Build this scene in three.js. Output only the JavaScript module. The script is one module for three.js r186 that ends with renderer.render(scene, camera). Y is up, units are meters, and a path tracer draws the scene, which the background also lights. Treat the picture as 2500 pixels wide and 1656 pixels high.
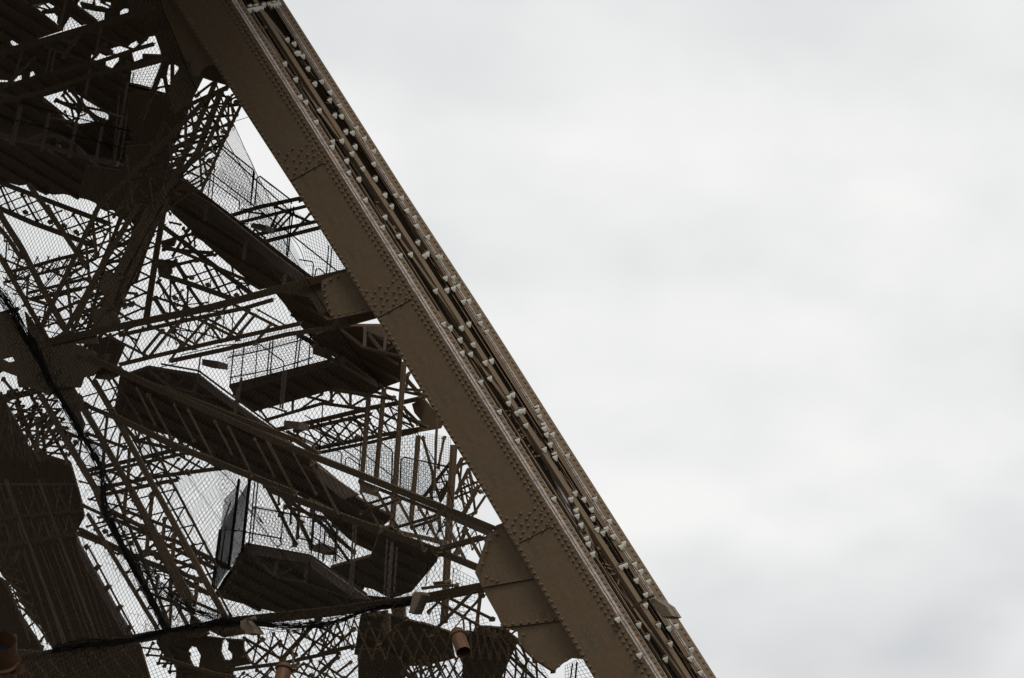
import * as THREE from 'three';
import { mergeGeometries, toCreasedNormals } from 'three/addons/utils/BufferGeometryUtils.js';
import { ImprovedNoise } from 'three/addons/math/ImprovedNoise.js';

// ---------------------------------------------------------------- camera, sky, sun, exposure
const scene = new THREE.Scene();
const camera = new THREE.PerspectiveCamera(17.776, 1024 / 678, 0.1, 6000);
camera.position.set(0, 1.6, 0);
camera.rotation.order = 'YXZ';
camera.rotation.set(THREE.MathUtils.degToRad(28.4), 0, THREE.MathUtils.degToRad(3.0));
const renderer = new THREE.WebGLRenderer({ antialias: true });
renderer.setSize(1024, 678);
renderer.toneMapping = THREE.LinearToneMapping;
renderer.toneMappingExposure = 1.0;
renderer.shadowMap.enabled = true;

const noise = new ImprovedNoise();
function fbm(x, y, z, oct) {
  let s = 0, a = 0.5, n = 0;
  for (let i = 0; i < oct; i++) { s += a * noise.noise(x, y, z); n += a; x = x * 2.03 + 11.7; y = y * 2.03 + 3.1; z = z * 2.03 + 7.9; a *= 0.5; }
  return s / n;
}
{ // overcast sky: soft cloud layer on a flat ceiling, computed per direction
  const W = 2048, H = 1024, data = new Float32Array(W * H * 4);
  for (let j = 0; j < H; j++) {
    const el = ((j + 0.5) / H - 0.5) * Math.PI, sy = Math.sin(el), cy = Math.cos(el);
    for (let i = 0; i < W; i++) {
      const az = ((i + 0.5) / W - 0.5) * 2 * Math.PI, x = cy * Math.cos(az), z = cy * Math.sin(az);
      const h = Math.max(sy, 0.0) + 0.16, px = x / h - 3.01, pz = z / h + 21.5;
      const warp = fbm(px * 0.9 + 5, pz * 0.9, 2.2, 2);
      let c = 0.6 * fbm(px * 1.5 + warp * 0.8 + 1.3, pz * 1.5 + 4.2, 0.4 + warp * 0.4, 4) + 0.62 * fbm(px * 5.2 + warp, pz * 5.2 + 9.1, 3.3, 5);
      const v = THREE.MathUtils.clamp(0.765 + c * 0.34, 0.6, 0.92), g = (0.95 - v) * 0.13;
      const k = (j * W + i) * 4, low = sy < 0 ? 0.3 : 0.5 + 0.5 * THREE.MathUtils.smoothstep(sy, 0, 0.3);   // overcast sky: dimmer near the horizon
      data[k] = v * (1 - g * 0.9) * low; data[k + 1] = v * (1 - g * 0.25) * low; data[k + 2] = v * (0.985 + g * 0.9) * low; data[k + 3] = 1;
    }
  }
  const sky = new THREE.DataTexture(data, W, H, THREE.RGBAFormat, THREE.FloatType);
  sky.mapping = THREE.EquirectangularReflectionMapping;
  sky.magFilter = THREE.LinearFilter; sky.minFilter = THREE.LinearFilter; sky.wrapS = THREE.RepeatWrapping; sky.needsUpdate = true;
  scene.background = sky; scene.environment = sky;
}
const sun = new THREE.DirectionalLight(0xfff4e6, 1.2);
sun.position.set(4, 70, 24); sun.target.position.set(-2, 15, -25); scene.add(sun, sun.target);
sun.castShadow = true; sun.shadow.radius = 30; sun.shadow.mapSize.set(2048, 2048);
Object.assign(sun.shadow.camera, { left: -30, right: 30, top: 30, bottom: -30, near: 1, far: 120 });

// ---------------------------------------------------------------- materials
let seed = 7;
const rnd = () => { seed = (seed * 1664525 + 1013904223) >>> 0; return seed / 4294967296; };
function grainMap(n, fine, coarse, lo, hi, tint) {
  const d = new Uint8Array(n * n * 4);
  for (let j = 0; j < n; j++) for (let i = 0; i < n; i++) {
    const u = i / n * Math.PI * 2, v = j / n * Math.PI * 2, r = 1.3;
    const a = Math.cos(u) * r, b = Math.sin(u) * r, c = Math.cos(v) * r + Math.sin(v) * 0.7;
    let t = 0.5 + coarse * fbm(a * 1.6 + 3, b * 1.6 + 1, c * 1.6, 3) + fine * (rnd() - 0.5) + 1.3 * fine * fbm(a * 9, b * 9, c * 9 + Math.sin(v) * 7, 2);
    t = THREE.MathUtils.clamp(t, 0, 1);
    const g = lo + (hi - lo) * t, w = tint * fbm(a * 2.5, b * 2.5 + 8, c * 2.5, 2), k = (j * n + i) * 4;
    d[k] = Math.min(255, 255 * Math.pow(g * (1 + w), 1 / 2.2)); d[k + 1] = Math.min(255, 255 * Math.pow(g, 1 / 2.2)); d[k + 2] = Math.min(255, 255 * Math.pow(g * (1 - w), 1 / 2.2)); d[k + 3] = 255;
  }
  const t = new THREE.DataTexture(d, n, n); t.colorSpace = THREE.SRGBColorSpace; t.wrapS = t.wrapT = THREE.RepeatWrapping;
  t.magFilter = THREE.LinearFilter; t.minFilter = THREE.LinearMipmapLinearFilter; t.needsUpdate = true; return t;
}
const paintGrain = grainMap(512, 0.6, 0.3, 0.6, 1.0, 0.18), wornGrain = grainMap(256, 1.1, 0.9, 0.3, 1.0, 0.2), rustGrain = grainMap(256, 0.5, 1.1, 0.45, 1.0, 0.5);
const mat = (r, g, b, rough, map, metal = 0) => new THREE.MeshStandardMaterial({ color: new THREE.Color().setRGB(r, g, b), roughness: rough, metalness: metal, map: map || null });
const M = {
  paint: mat(0.175, 0.119, 0.066, 0.78, paintGrain), worn: mat(0.5, 0.42, 0.36, 0.6, wornGrain),
  fadedLit: mat(0.22, 0.165, 0.132, 0.8, paintGrain),  // pinker paint; the brightness of lit faces is also put into its colour
  wire: mat(0.09, 0.08, 0.075, 0.6), net: mat(0.2, 0.185, 0.165, 0.9), netfine: mat(0.22, 0.22, 0.22, 0.9), lamp: mat(0.84, 0.82, 0.72, 0.45), socket: mat(0.12, 0.095, 0.07, 0.6),
  copper: mat(0.16, 0.074, 0.034, 0.6, rustGrain, 0.1), black: mat(0.015, 0.013, 0.012, 0.8), beige: mat(0.17, 0.13, 0.085, 0.6, paintGrain), white: mat(0.72, 0.72, 0.7, 0.6), pale: mat(0.36, 0.31, 0.3, 0.55, paintGrain),  // pale: light on the sky-facing rib brace is put into its colour
};

// ---------------------------------------------------------------- building helpers
// All ironwork belongs to one tower leg. Its near face is a leaning plane: x runs level along the face (to the left seen from outside),
// y up the slope of the face, z inward, in metres from the foot of the corner rib.
const FACE = new THREE.Matrix4(), fb = [-0.874620,0.000000,-0.484810,-0.132989,0.961641,0.239919,0.466213,0.274312,-0.841070], fo = [1.1431,10.0322,-23.6338];
FACE.makeBasis(new THREE.Vector3(fb[0], fb[1], fb[2]), new THREE.Vector3(fb[3], fb[4], fb[5]), new THREE.Vector3(fb[6], fb[7], fb[8])).setPosition(fo[0], fo[1], fo[2]);
const used = {};
function numbered(n) { used[n] = (used[n] || 0) + 1; return used[n] === 1 ? n : n + '_' + String(used[n] - 1).padStart(3, '0'); }
let cur = null, curMat = null, joints = [];
function begin(name, label, category, m, group) {
  cur = new THREE.Group(); cur.name = numbered(name); cur.userData = { label, category }; joints = []; if (group) cur.userData.group = group; curMat = M[m] || M.paint;
}
function end() {
  if (joints.length) { part('joint_plate', mergeGeometries(joints), curMat).userData.kind = 'stuff'; joints = []; } // put the group's own origin at the foot of the thing, on the leg's face frame
  const box = new THREE.Box3(), b = new THREE.Box3();
  for (const c of cur.children) { c.updateMatrix(); c.geometry.computeBoundingBox(); box.union(b.copy(c.geometry.boundingBox).applyMatrix4(c.matrix)); }
  const base = new THREE.Vector3((box.min.x + box.max.x) / 2, box.min.y, (box.min.z + box.max.z) / 2);
  for (const c of cur.children) c.position.sub(base);
  FACE.decompose(cur.position, cur.quaternion, new THREE.Vector3());
  cur.position.copy(base.applyMatrix4(FACE));
  cur.traverse((o) => { if (o.isMesh) { o.castShadow = true; o.receiveShadow = true; } });
  scene.add(cur); return cur;
}
function part(name, geo, m, parent = cur) { const o = new THREE.Mesh(geo, m); o.name = name; parent.add(o); return o; }
const partMat = (p) => (/^(pale_|apron|truss|stringer|edge_beam|arch|lamp_tube|top_rail|mid_rail)/.test(p) || (p === 'post' && /landing|stair/.test(cur.name)) || cur.name.startsWith('junction') ? M.fadedLit : curMat);
// rolled sections of unit width and unit length: an angle iron and a flat T, with uv in metres at 10 cm width
function sectionGeo(poly) {
  const s = new THREE.Shape(poly.map((p) => new THREE.Vector2(p[0], p[1])));
  const g = new THREE.ExtrudeGeometry(s, { depth: 1, bevelEnabled: false }); g.rotateX(Math.PI / 2); g.translate(0, 1, 0);   // length along +y
  const p = g.attributes.position, uv = g.attributes.uv; for (let i = 0; i < p.count; i++) uv.setXY(i, p.getX(i) * 0.4 + p.getZ(i) * 0.3, p.getY(i) * 2.3);
  return g;
}
const ANGLE = sectionGeo([[-0.5, 0], [0.5, 0], [0.5, 0.16], [-0.32, 0.16], [-0.32, 0.9], [-0.5, 0.9]]);
const TEE = sectionGeo([[-0.5, 0], [0.5, 0], [0.5, 0.14], [0.1, 0.14], [0.1, 1], [-0.1, 1], [-0.1, 0.14], [-0.5, 0.14]]);
const OUTWARD = new THREE.Vector3(-0.530, -0.260, -0.807), FLANGE = new THREE.Vector3(0, -0.62, -0.78).normalize();   // flanges look out and down, as in roof purlins
function sec(name, geo, x1, y1, x2, y2, z, w, m) {
  const o = part(name, geo, m), d = new THREE.Vector3(x2 - x1, y2 - y1, 0); let L = d.length(); d.normalize();
  if (/^(web|strut|tie|lacing|brace)$/.test(name)) { const e = 0.015 + 0.03 * L; x1 -= d.x * e; y1 -= d.y * e; L += 2 * e; }   // members lap over the chord they are riveted to
  const n = FLANGE.clone().addScaledVector(OUTWARD, 0.35).addScaledVector(d, -FLANGE.dot(d) - 0.35 * OUTWARD.dot(d)).normalize(), q = OUTWARD.clone().addScaledVector(d, -OUTWARD.dot(d)).normalize();
  const zz = n.clone().negate(), xx = new THREE.Vector3().crossVectors(d, zz), wide = w / Math.max(0.55, n.dot(q));
  o.quaternion.setFromRotationMatrix(new THREE.Matrix4().makeBasis(xx, d, zz)); o.position.set(x1, y1, z); o.scale.set(wide, L, Math.min(w, 0.09)); return o;
}
function jointGeo(x, y, z, w) { // small gusset where members meet
  const s = Math.min(w, 0.055) * (0.85 + 0.45 * rnd()), sh = new THREE.Shape(); for (let k = 0; k < 5; k++) { const a = k * 1.2566 + rnd() * 0.5, q = s * (0.85 + 0.3 * rnd()); (k ? sh.lineTo : sh.moveTo).call(sh, q * Math.cos(a), q * Math.sin(a)); }
  const g = new THREE.ExtrudeGeometry(sh, { depth: 0.012, bevelEnabled: false }); g.rotateX(0.45); g.translate(x, y, z + 0.004 + rnd() * 0.006); return g;
}
function B(name, z, w, p) { // straight members, joint to joint
  const wide = w > 200 || /chord|shaft/.test(name);
  for (let i = 0; i + 3 < p.length; i += 2) {
    if (/^(web|strut|tie|lacing|brace)$/.test(name)) for (const k of [i, i + 2]) joints.push(jointGeo(p[k] / 1000, p[k + 1] / 1000, z / 1000, w / 1000));
    sec(name, wide ? TEE : ANGLE, p[i] / 1000, p[i + 1] / 1000, p[i + 2] / 1000, p[i + 3] / 1000, (z + ((i * 7 + (p[0] & 7)) % 9) * 1.3) / 1000, w / 1000, partMat(name));
  }
}
function worldUV(g, k = 0.8) { const p = g.attributes.position, n = g.attributes.normal, uv = []; for (let i = 0; i < p.count; i++) uv.push((p.getX(i) + n.getX(i) * p.getZ(i)) * k, (p.getY(i) + n.getY(i) * p.getZ(i)) * k); g.setAttribute('uv', new THREE.Float32BufferAttribute(uv, 2)); return g; }
function S(name, z, t, outer, ...holes) { // a plate or slab of thickness t cut to an outline
  const pts = (a) => { const r = []; for (let i = 0; i < a.length; i += 2) r.push(new THREE.Vector2(a[i] / 1000, a[i + 1] / 1000)); return r; };
  const s = new THREE.Shape(pts(outer)); for (const h of holes) s.holes.push(new THREE.Path(pts(h)));
  const g = new THREE.ExtrudeGeometry(s, { depth: t / 1000, bevelEnabled: false }); worldUV(g);
  const o = part(name, g, /casing|hood/.test(name) && cur.name.startsWith('equipment') ? M.paint : partMat(name)); o.position.z = z / 1000; return o;
}
function S2(name, at, tilt, t, outer, ...holes) { const o = S(name, 0, t, outer, ...holes); o.position.copy(V3(...at)); o.rotation.x = tilt; if (name === 'soffit') joists(name, at, tilt, outer); return o; }
function joists(name, at, tilt, outer) { // bearers under a deck, clipped to its outline
  const n = outer.length / 2, gs = []; let lo = 1e9, hi = -1e9; for (let i = 0; i < n; i++) { lo = Math.min(lo, outer[2 * i]); hi = Math.max(hi, outer[2 * i]); }
  const skew = 0.35; // bearers run square to the flight rather than to the face
  for (let u = lo - 3000; u < hi + 3000; u += 330) {
    const cut = []; for (let i = 0; i < n; i++) { const j = (i + 1) % n, ax = outer[2 * i], ay = outer[2 * i + 1], bx = outer[2 * j], by = outer[2 * j + 1], fa = ax - u - skew * ay, fb2 = bx - u - skew * by; if ((fa < 0) !== (fb2 < 0)) { const t = fa / (fa - fb2); cut.push(ay + (by - ay) * t); } }
    cut.sort((a, b) => a - b);
    for (let k = 0; k + 1 < cut.length; k += 2) { const y0 = cut[k] + 70, y1 = cut[k + 1] - 70; if (y1 - y0 < 80) continue; const L = Math.hypot(y1 - y0, skew * (y1 - y0)) / 1000, g = new THREE.BoxGeometry(0.05, L, 0.06); g.rotateZ(-Math.atan(skew)); g.translate((u + skew * (y0 + y1) / 2) / 1000, (y0 + y1) / 2000, -0.03); gs.push(g); }
  }
  for (const g of gs) { const b = part('bearer', g, M.paint); b.position.copy(V3(...at)); b.rotation.x = tilt; }
} // the same, leaning: the underside of a flight or deck
function tubeGeo(pts, r, sides = 3) { // a cord: a prism along a polyline
  const pos = [], nor = [], idx = [], d = new THREE.Vector3(), u = new THREE.Vector3(), v = new THREE.Vector3(), up = new THREE.Vector3(0.3, 0.2, 1).normalize();
  for (let i = 0; i < pts.length; i++) {
    d.subVectors(pts[Math.min(i + 1, pts.length - 1)], pts[Math.max(i - 1, 0)]).normalize(); u.crossVectors(d, up).normalize(); v.crossVectors(d, u);
    for (let s = 0; s < sides; s++) { const a = s / sides * Math.PI * 2, c = Math.cos(a), q = Math.sin(a); pos.push(pts[i].x + r * (c * u.x + q * v.x), pts[i].y + r * (c * u.y + q * v.y), pts[i].z + r * (c * u.z + q * v.z)); nor.push(c * u.x + q * v.x, c * u.y + q * v.y, c * u.z + q * v.z); }
    if (i) for (let s = 0; s < sides; s++) { const a = (i - 1) * sides + s, b = (i - 1) * sides + (s + 1) % sides; idx.push(a, a + sides, b, b, a + sides, b + sides); }
  }
  const g = new THREE.BufferGeometry(); g.setAttribute('position', new THREE.Float32BufferAttribute(pos, 3)); g.setAttribute('normal', new THREE.Float32BufferAttribute(nor, 3)); g.setIndex(idx); return g;
}
const V3 = (x, y, z) => new THREE.Vector3(x / 1000, y / 1000, z / 1000);
function T(name, z, r, p) { // bent tube
  const v = []; for (let i = 0; i < p.length; i += 2) v.push(V3(p[i], p[i + 1], 0));
  const o = part(name, tubeGeo(v, r / 1000, 8), partMat(name) === curMat ? M.wire : partMat(name)); o.position.z = z / 1000;
}
function M_(name, z, nu, nv, p) { // woven wire filling a four-cornered frame
  const c = [0, 2, 4, 6].map((i) => V3(p[i], p[i + 1], 0)), gs = [], a = new THREE.Vector3(), b = new THREE.Vector3(), r = name === 'chain_link' ? 0.0046 : 0.0029;
  for (let i = 0; i <= nu; i++) { a.lerpVectors(c[0], c[1], i / nu); b.lerpVectors(c[3], c[2], i / nu); gs.push(tubeGeo([a.clone(), b.clone()], r)); }
  for (let i = 0; i <= nv; i++) { a.lerpVectors(c[0], c[3], i / nv); b.lerpVectors(c[1], c[2], i / nv); a.z = b.z = r * 1.8; gs.push(tubeGeo([a.clone(), b.clone()], r)); }
  const o = part(name, mergeGeometries(gs), M.wire); o.userData.kind = 'stuff'; o.position.z = z / 1000;
}
function X(name, z, w, n, p) { // crossed lacing between two chords
  const at = (k, f) => [p[4 * k] + (p[4 * k + 2] - p[4 * k]) * f, p[4 * k + 1] + (p[4 * k + 3] - p[4 * k + 1]) * f];
  for (let i = 0; i < n; i++) { const a = at(0, i / n), b = at(1, (i + 1) / n), c = at(1, i / n), e = at(0, (i + 1) / n); B(name, z, w, [...a, ...b]); B(name, z + 14, w, [...c, ...e]); }
}
const RIVET = new THREE.SphereGeometry(0.0215, 8, 4, 0, Math.PI * 2, 0, Math.PI / 2); RIVET.scale(1, 0.85, 1);
function RV(z, p) { for (let i = 0; i < p.length; i += 2) { const h = cur.children[0], o = part('rivet', RIVET, M.paint, h); o.position.copy(V3(p[i], p[i + 1], z - h.position.z * 1000)); o.rotation.x = -Math.PI / 2; } }
const floodGeo = (() => { const b = new THREE.CylinderGeometry(0.5, 0.36, 0.62, 10), y = new THREE.BoxGeometry(0.16, 0.7, 0.3); y.translate(-0.5, -0.15, 0.1); b.rotateZ(-0.5); return [b, y]; })();
function L(z, w, p) { const o = part('housing', floodGeo[0], M.paint), y = part('yoke', floodGeo[1], M.paint); for (const q of [o, y]) { q.position.copy(V3(p[0], p[1], z)); q.scale.setScalar(w / 1000); } }

// ---------------------------------------------------------------- ground
{
  const g = new THREE.Mesh(new THREE.CircleGeometry(3000, 96), mat(0.055, 0.052, 0.048, 0.95)); g.rotation.x = -Math.PI / 2; g.name = 'ground'; g.receiveShadow = true;
  g.userData = { kind: 'structure', label: 'dark asphalt ground under the tower leg', category: 'ground' }; scene.add(g);
}

// ---------------------------------------------------------------- corner rib: a riveted box girder
const RIB0=[6021,11039,0,5351,9815,0,3534,6592,0,2444,4631,0,1290,2495,0,0,0,0,-440,-850,0],RIB1=[5077,10767,0,4433,9567,0,2741,6415,0,1706,4488,0,576,2381,0,-750,-88,0,-1201,-928,0],RIB2=[4884,11082,982,4223,9845,974,2488,6600,956,1416,4623,985,259,2455,965,-1101,-85,955,-1563,-948,953];
const RIGHT_OUT=[-0.8380,0.4498,-0.3090],RIGHT_DIR=[-0.2723,0.1462,0.9511];

const ST = [-170, 0, 480, 800, 1176, 1656, 1830];     // stations down the rib
const LEFT_OUT = new THREE.Vector3(0, 0, -1), ROUT = new THREE.Vector3(...RIGHT_OUT), RDIR = new THREE.Vector3(...RIGHT_DIR);
function station(arr, s) { let i = 0; while (i < ST.length - 2 && s > ST[i + 1]) i++; const t = (s - ST[i]) / (ST[i + 1] - ST[i]); return V3(arr[3 * i], arr[3 * i + 1], arr[3 * i + 2]).lerp(V3(arr[3 * i + 3], arr[3 * i + 4], arr[3 * i + 5]), t); }
const onLeft = (s, a, out = 0) => station(RIB0, s).lerp(station(RIB1, s), a).addScaledVector(LEFT_OUT, out);
const onRight = (s, b, out = 0) => station(RIB1, s).lerp(station(RIB2, s), b).addScaledVector(ROUT, out);
function strip(name, at, s0, s1, a0, a1, out, thick, m, rows = 0) { // plate between two lines of the section; s0/s1 may slant with a
  const n = rows || 26, P = [];
  for (let i = 0; i <= n; i++) { const row = []; for (const [a, o] of [[a0, out], [a1, out], [a1, out - thick], [a0, out - thick]]) { const A = s0 instanceof Array ? s0[0] + (s0[1] - s0[0]) * a : s0, E = s1 instanceof Array ? s1[0] + (s1[1] - s1[0]) * a : s1; row.push(at(A + (E - A) * i / n, a, o)); } P.push(row); }
  const pos = [], uv = []; let run = 0;
  const quad = (a, b, c, d, u0, u1, v0, v1) => { pos.push(...a.toArray(), ...b.toArray(), ...c.toArray(), ...a.toArray(), ...c.toArray(), ...d.toArray()); uv.push(u0, v0, u1, v0, u1, v1, u0, v0, u1, v1, u0, v1); };
  const wdt = P[0][0].distanceTo(P[0][1]) * 0.8;
  for (let i = 0; i < n; i++) { const q = P[i], r = P[i + 1], L = q[0].distanceTo(r[0]) * 0.8; for (let k = 0; k < 4; k++) quad(q[k], q[(k + 1) % 4], r[(k + 1) % 4], r[k], k * 0.37, k * 0.37 + (k % 2 ? thick * 0.8 : wdt), run, run + L); run += L; }
  quad(P[0][3], P[0][2], P[0][1], P[0][0], 0, wdt, 0, thick); quad(P[n][0], P[n][1], P[n][2], P[n][3], 0, wdt, 0, thick);
  const g = new THREE.BufferGeometry(); g.setAttribute('position', new THREE.Float32BufferAttribute(pos, 3)); g.setAttribute('uv', new THREE.Float32BufferAttribute(uv, 2)); g.computeVertexNormals();
  return part(name, g, m);
}
begin('corner_rib', 'riveted brown box girder running diagonally from top left to bottom right', 'girder', 'paint');
const E0 = -120, E1 = 1800, JOINT = [[447, 395], [780, 729], [1338, 1283]], COVER = [[375, 348], [713, 677], [1268, 1231]];
{
  const joint = (p, d) => [p[0] + d, p[1] + d];
  let prev = [E0, E0]; 
  for (const j of [...JOINT, [E1, E1]]) { strip('side_plate', onLeft, joint(prev, 0.6), joint(j, -0.6), 0, 0.905, 0.014, 0.013, M.paint); prev = j; }
  strip('web_plate', onLeft, E0, E1, 0.002, 0.999, 0, 0.02, M.paint);
  for (let i = 0; i < 3; i++) strip('splice_plate', onLeft, COVER[i], joint(JOINT[i], -1), 0.004, 0.9, 0.022, 0.0085, M.paint, 4);
  strip('angle_leg', onLeft, E0, E1, 0.912, 0.985, 0.006, 0.012, M.paint);
  // edges of the stacked plates at the near corner, then the flange
  strip('plate_edge', onRight, E0, E1, 0.0, 0.03, 0.02, 0.04, M.worn); strip('plate_edge', onRight, E0, E1, 0.036, 0.05, 0.01, 0.04, M.paint); strip('plate_edge', onRight, E0, E1, 0.054, 0.097, 0.016, 0.04, M.worn);
  strip('flange', onRight, E0, E1, 0.1, 0.192, 0.004, 0.02, M.paint); strip('flange_lip', onRight, E0, E1, 0.184, 0.194, 0.01, 0.08, M.worn);
  // far side
  strip('plate_edge', onRight, E0, E1, 0.75, 0.768, 0.006, 0.03, M.paint); strip('plate_edge', onRight, E0, E1, 0.785, 0.8, 0.012, 0.03, M.worn); strip('plate_edge', onRight, E0, E1, 0.812, 0.838, 0.016, 0.03, M.worn);
  strip('flange', onRight, E0, E1, 0.72, 0.9, 0.0, 0.016, M.paint); strip('flange', onRight, E0, E1, 0.842, 1.0, 0.012, 0.02, M.paint);
  const inward = ROUT.clone().negate();
  strip('far_side_plate', (s, a, o) => onRight(s, 0.985, 0.0).addScaledVector(inward, a * 0.85).addScaledVector(RDIR, o), E0, E1, 0.02, 1, 0, 0.014, M.paint);
  strip('inner_flange', (s, a, o) => onLeft(s, 0.04 + a * 0.16, -0.9 + o), E0, E1, 0, 1, 0, 0.014, M.paint);
}
function RB(name, w, p) { // members of the open lattice face
  const a = V3(p[0], p[1], p[2]), b = V3(p[3], p[4], p[5]), pts = []; for (let i = 0; i < p.length; i += 3) pts.push(V3(p[i], p[i + 1], p[i + 2]));
  for (let i = 0; i + 1 < pts.length; i++) {
    const d = pts[i + 1].clone().sub(pts[i]), L = d.length(); d.normalize();
    const z = ROUT.clone().negate().addScaledVector(d, ROUT.dot(d)).normalize(), x = new THREE.Vector3().crossVectors(d, z);
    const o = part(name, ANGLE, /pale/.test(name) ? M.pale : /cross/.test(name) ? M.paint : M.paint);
    o.quaternion.setFromRotationMatrix(new THREE.Matrix4().makeBasis(x, d, z)); o.position.copy(pts[i]); o.scale.set(w / 1000, L, Math.min(0.06, w / 1000));
  }
}
RB('middle_bar',89,[4552,10111,438,2065,5512,487,400,2417,494,-1126,-405,525]);
RB('lattice_bar',60,[4183,9209,188,2645,6585,539]);
RB('lattice_bar',50,[4225,9505,507,2751,7049,928]);
RB('lattice_bar',47,[2602,6354,321,1580,4555,474]);
RB('lattice_bar',47,[2182,5789,637,1367,4431,870]);
RB('lattice_bar',61,[1776,4758,236,527,2683,603]);
RB('lattice_bar',40,[476,2573,597,-620,715,865]);
RB('lattice_bar',43,[-58,1372,298,-1037,-302,515]);
RB('lattice_bar',38,[-700,401,624,-1191,-402,787]);
RB('pale_lit_brace',56,[1093,3893,959,203,1802,329]);
RB('lattice_bar',41,[874,3542,979,-81,1296,296]);
RB('lattice_bar',25,[1001,3690,945,92,1594,358]);
RB('inner_bar',51,[4558,10158,908,1285,4048,892]);
RB('inner_bar',39,[4637,10048,534,1392,4006,539]);
RB('inner_bar',41,[1400,4018,600,-964,-384,603]);
RB('inner_bar',45,[532,2626,927,-1085,-386,929]);
RB('inner_bar',33,[4548,9939,295,-1006,-399,306]);
RB('inner_bar',28,[4460,10062,712,-1135,-401,652]);
RB('cross_bar',22,[3689,8375,412,3628,8407,624]);
RB('cross_bar',21,[3171,7380,367,3114,7401,553]);
RB('cross_bar',21,[2751,6887,788,2707,6922,960]);
RB('cross_bar',21,[2652,6417,373,2592,6443,574]);
RB('cross_bar',20,[1393,4277,674,1334,4317,889]);
RB('cross_bar',20,[1431,4055,246,1399,4075,361]);
RB('cross_bar',20,[1055,3361,254,990,3389,471]);
RB('cross_bar',20,[906,3074,240,806,3039,463]);
RB('cross_bar',20,[717,2738,265,624,2794,599]);
RB('cross_bar',20,[886,3034,238,870,3156,458]);
RB('cross_bar',20,[984,3212,232,986,3337,409]);
RB('cross_bar',20,[765,2813,243,758,2924,424]);
RB('cross_bar',20,[720,2731,247,714,2840,421]);
RB('cross_bar',20,[834,2972,288,823,3034,408]);
RB('cross_bar',19,[-29,1366,290,-199,1292,643]);
RB('cross_bar',19,[-47,1323,277,-170,1266,526]);
RB('cross_bar',19,[-115,1193,272,-186,1229,517]);
RB('cross_bar',19,[154,1766,378,107,1786,534]);
RB('cross_bar',19,[-233,1013,331,-201,1253,594]);
RB('cross_bar',19,[-533,513,417,-593,490,546]);
RB('cross_bar',19,[-622,372,451,-706,329,617]);
RB('cross_bar',22,[3430,8047,637,3389,8037,733]);
RB('cross_bar',22,[3162,7504,571,3146,7557,695]);
RB('cross_bar',21,[2152,5515,417,2091,5430,457]);
RB('cross_bar',21,[1946,5204,523,1903,5164,580]);
RB('cross_bar',21,[1716,4915,726,1681,4902,801]);
RB('cross_bar',21,[1960,5401,771,1934,5368,795]);
RB('cross_bar',21,[1768,5050,779,1738,5027,828]);
RB('cross_bar',21,[1578,4732,834,1547,4709,883]);
RB('batten_plate',49,[4157,9169,266,4134,9288,501]);
RB('batten_plate',49,[3373,7985,669,3344,8094,905]);
RB('batten_plate',47,[2439,5980,282,2405,6070,505]);
RB('batten_plate',46,[1662,4833,721,1622,4914,945]);
RB('batten_plate',43,[1,1539,429,-47,1592,636]);
RB('batten_plate',44,[390,2415,648,344,2475,862]);
for (const c of [[4583,10058,263,3444,7943,274,2419,6025,260,1519,4344,253,634,2705,268,-226,1105,271,-1005,-355,256],
[4574,10070,304,3439,7948,293,2409,6031,295,1500,4352,316,617,2709,318,-239,1107,308,-1027,-355,317],
[4510,10161,609,3365,8020,599,2325,6087,604,1419,4388,588,537,2730,565,-329,1116,566,-1120,-356,568],
[4504,10169,638,3355,8030,640,2321,6090,619,1416,4389,599,525,2733,603,-341,1118,601,-1124,-356,579],
[4495,10183,684,3351,8034,659,2315,6094,643,1401,4396,650,512,2737,645,-349,1119,622,-1138,-356,617],
[4492,10187,697,3345,8040,681,2303,6102,685,1394,4399,672,511,2737,646,-355,1119,642,-1149,-356,645]]) { const v = []; for (let i = 0; i < c.length; i += 3) v.push(V3(c[i], c[i + 1], c[i + 2])); const cv = new THREE.CatmullRomCurve3(v); part('cable', tubeGeo(cv.getPoints(40), 0.0055, 6), M.paint); }
for (const c of [[4609,10054,232,4338,9549,232],
[4598,10070,285,4326,9564,285],
[4586,10086,339,4315,9579,338],
[4575,10102,393,4303,9595,392],
[4564,10118,447,4292,9610,445],
[4535,10159,586,4262,9649,583],
[4523,10176,641,4250,9664,637],
[4512,10192,695,4238,9680,692],
[4501,10208,750,4226,9695,746],
[4489,10225,805,4215,9710,801]]) part('louvre', tubeGeo([V3(c[0], c[1], c[2]), V3(c[3], c[4], c[5])], 0.011, 4), M.paint);
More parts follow.
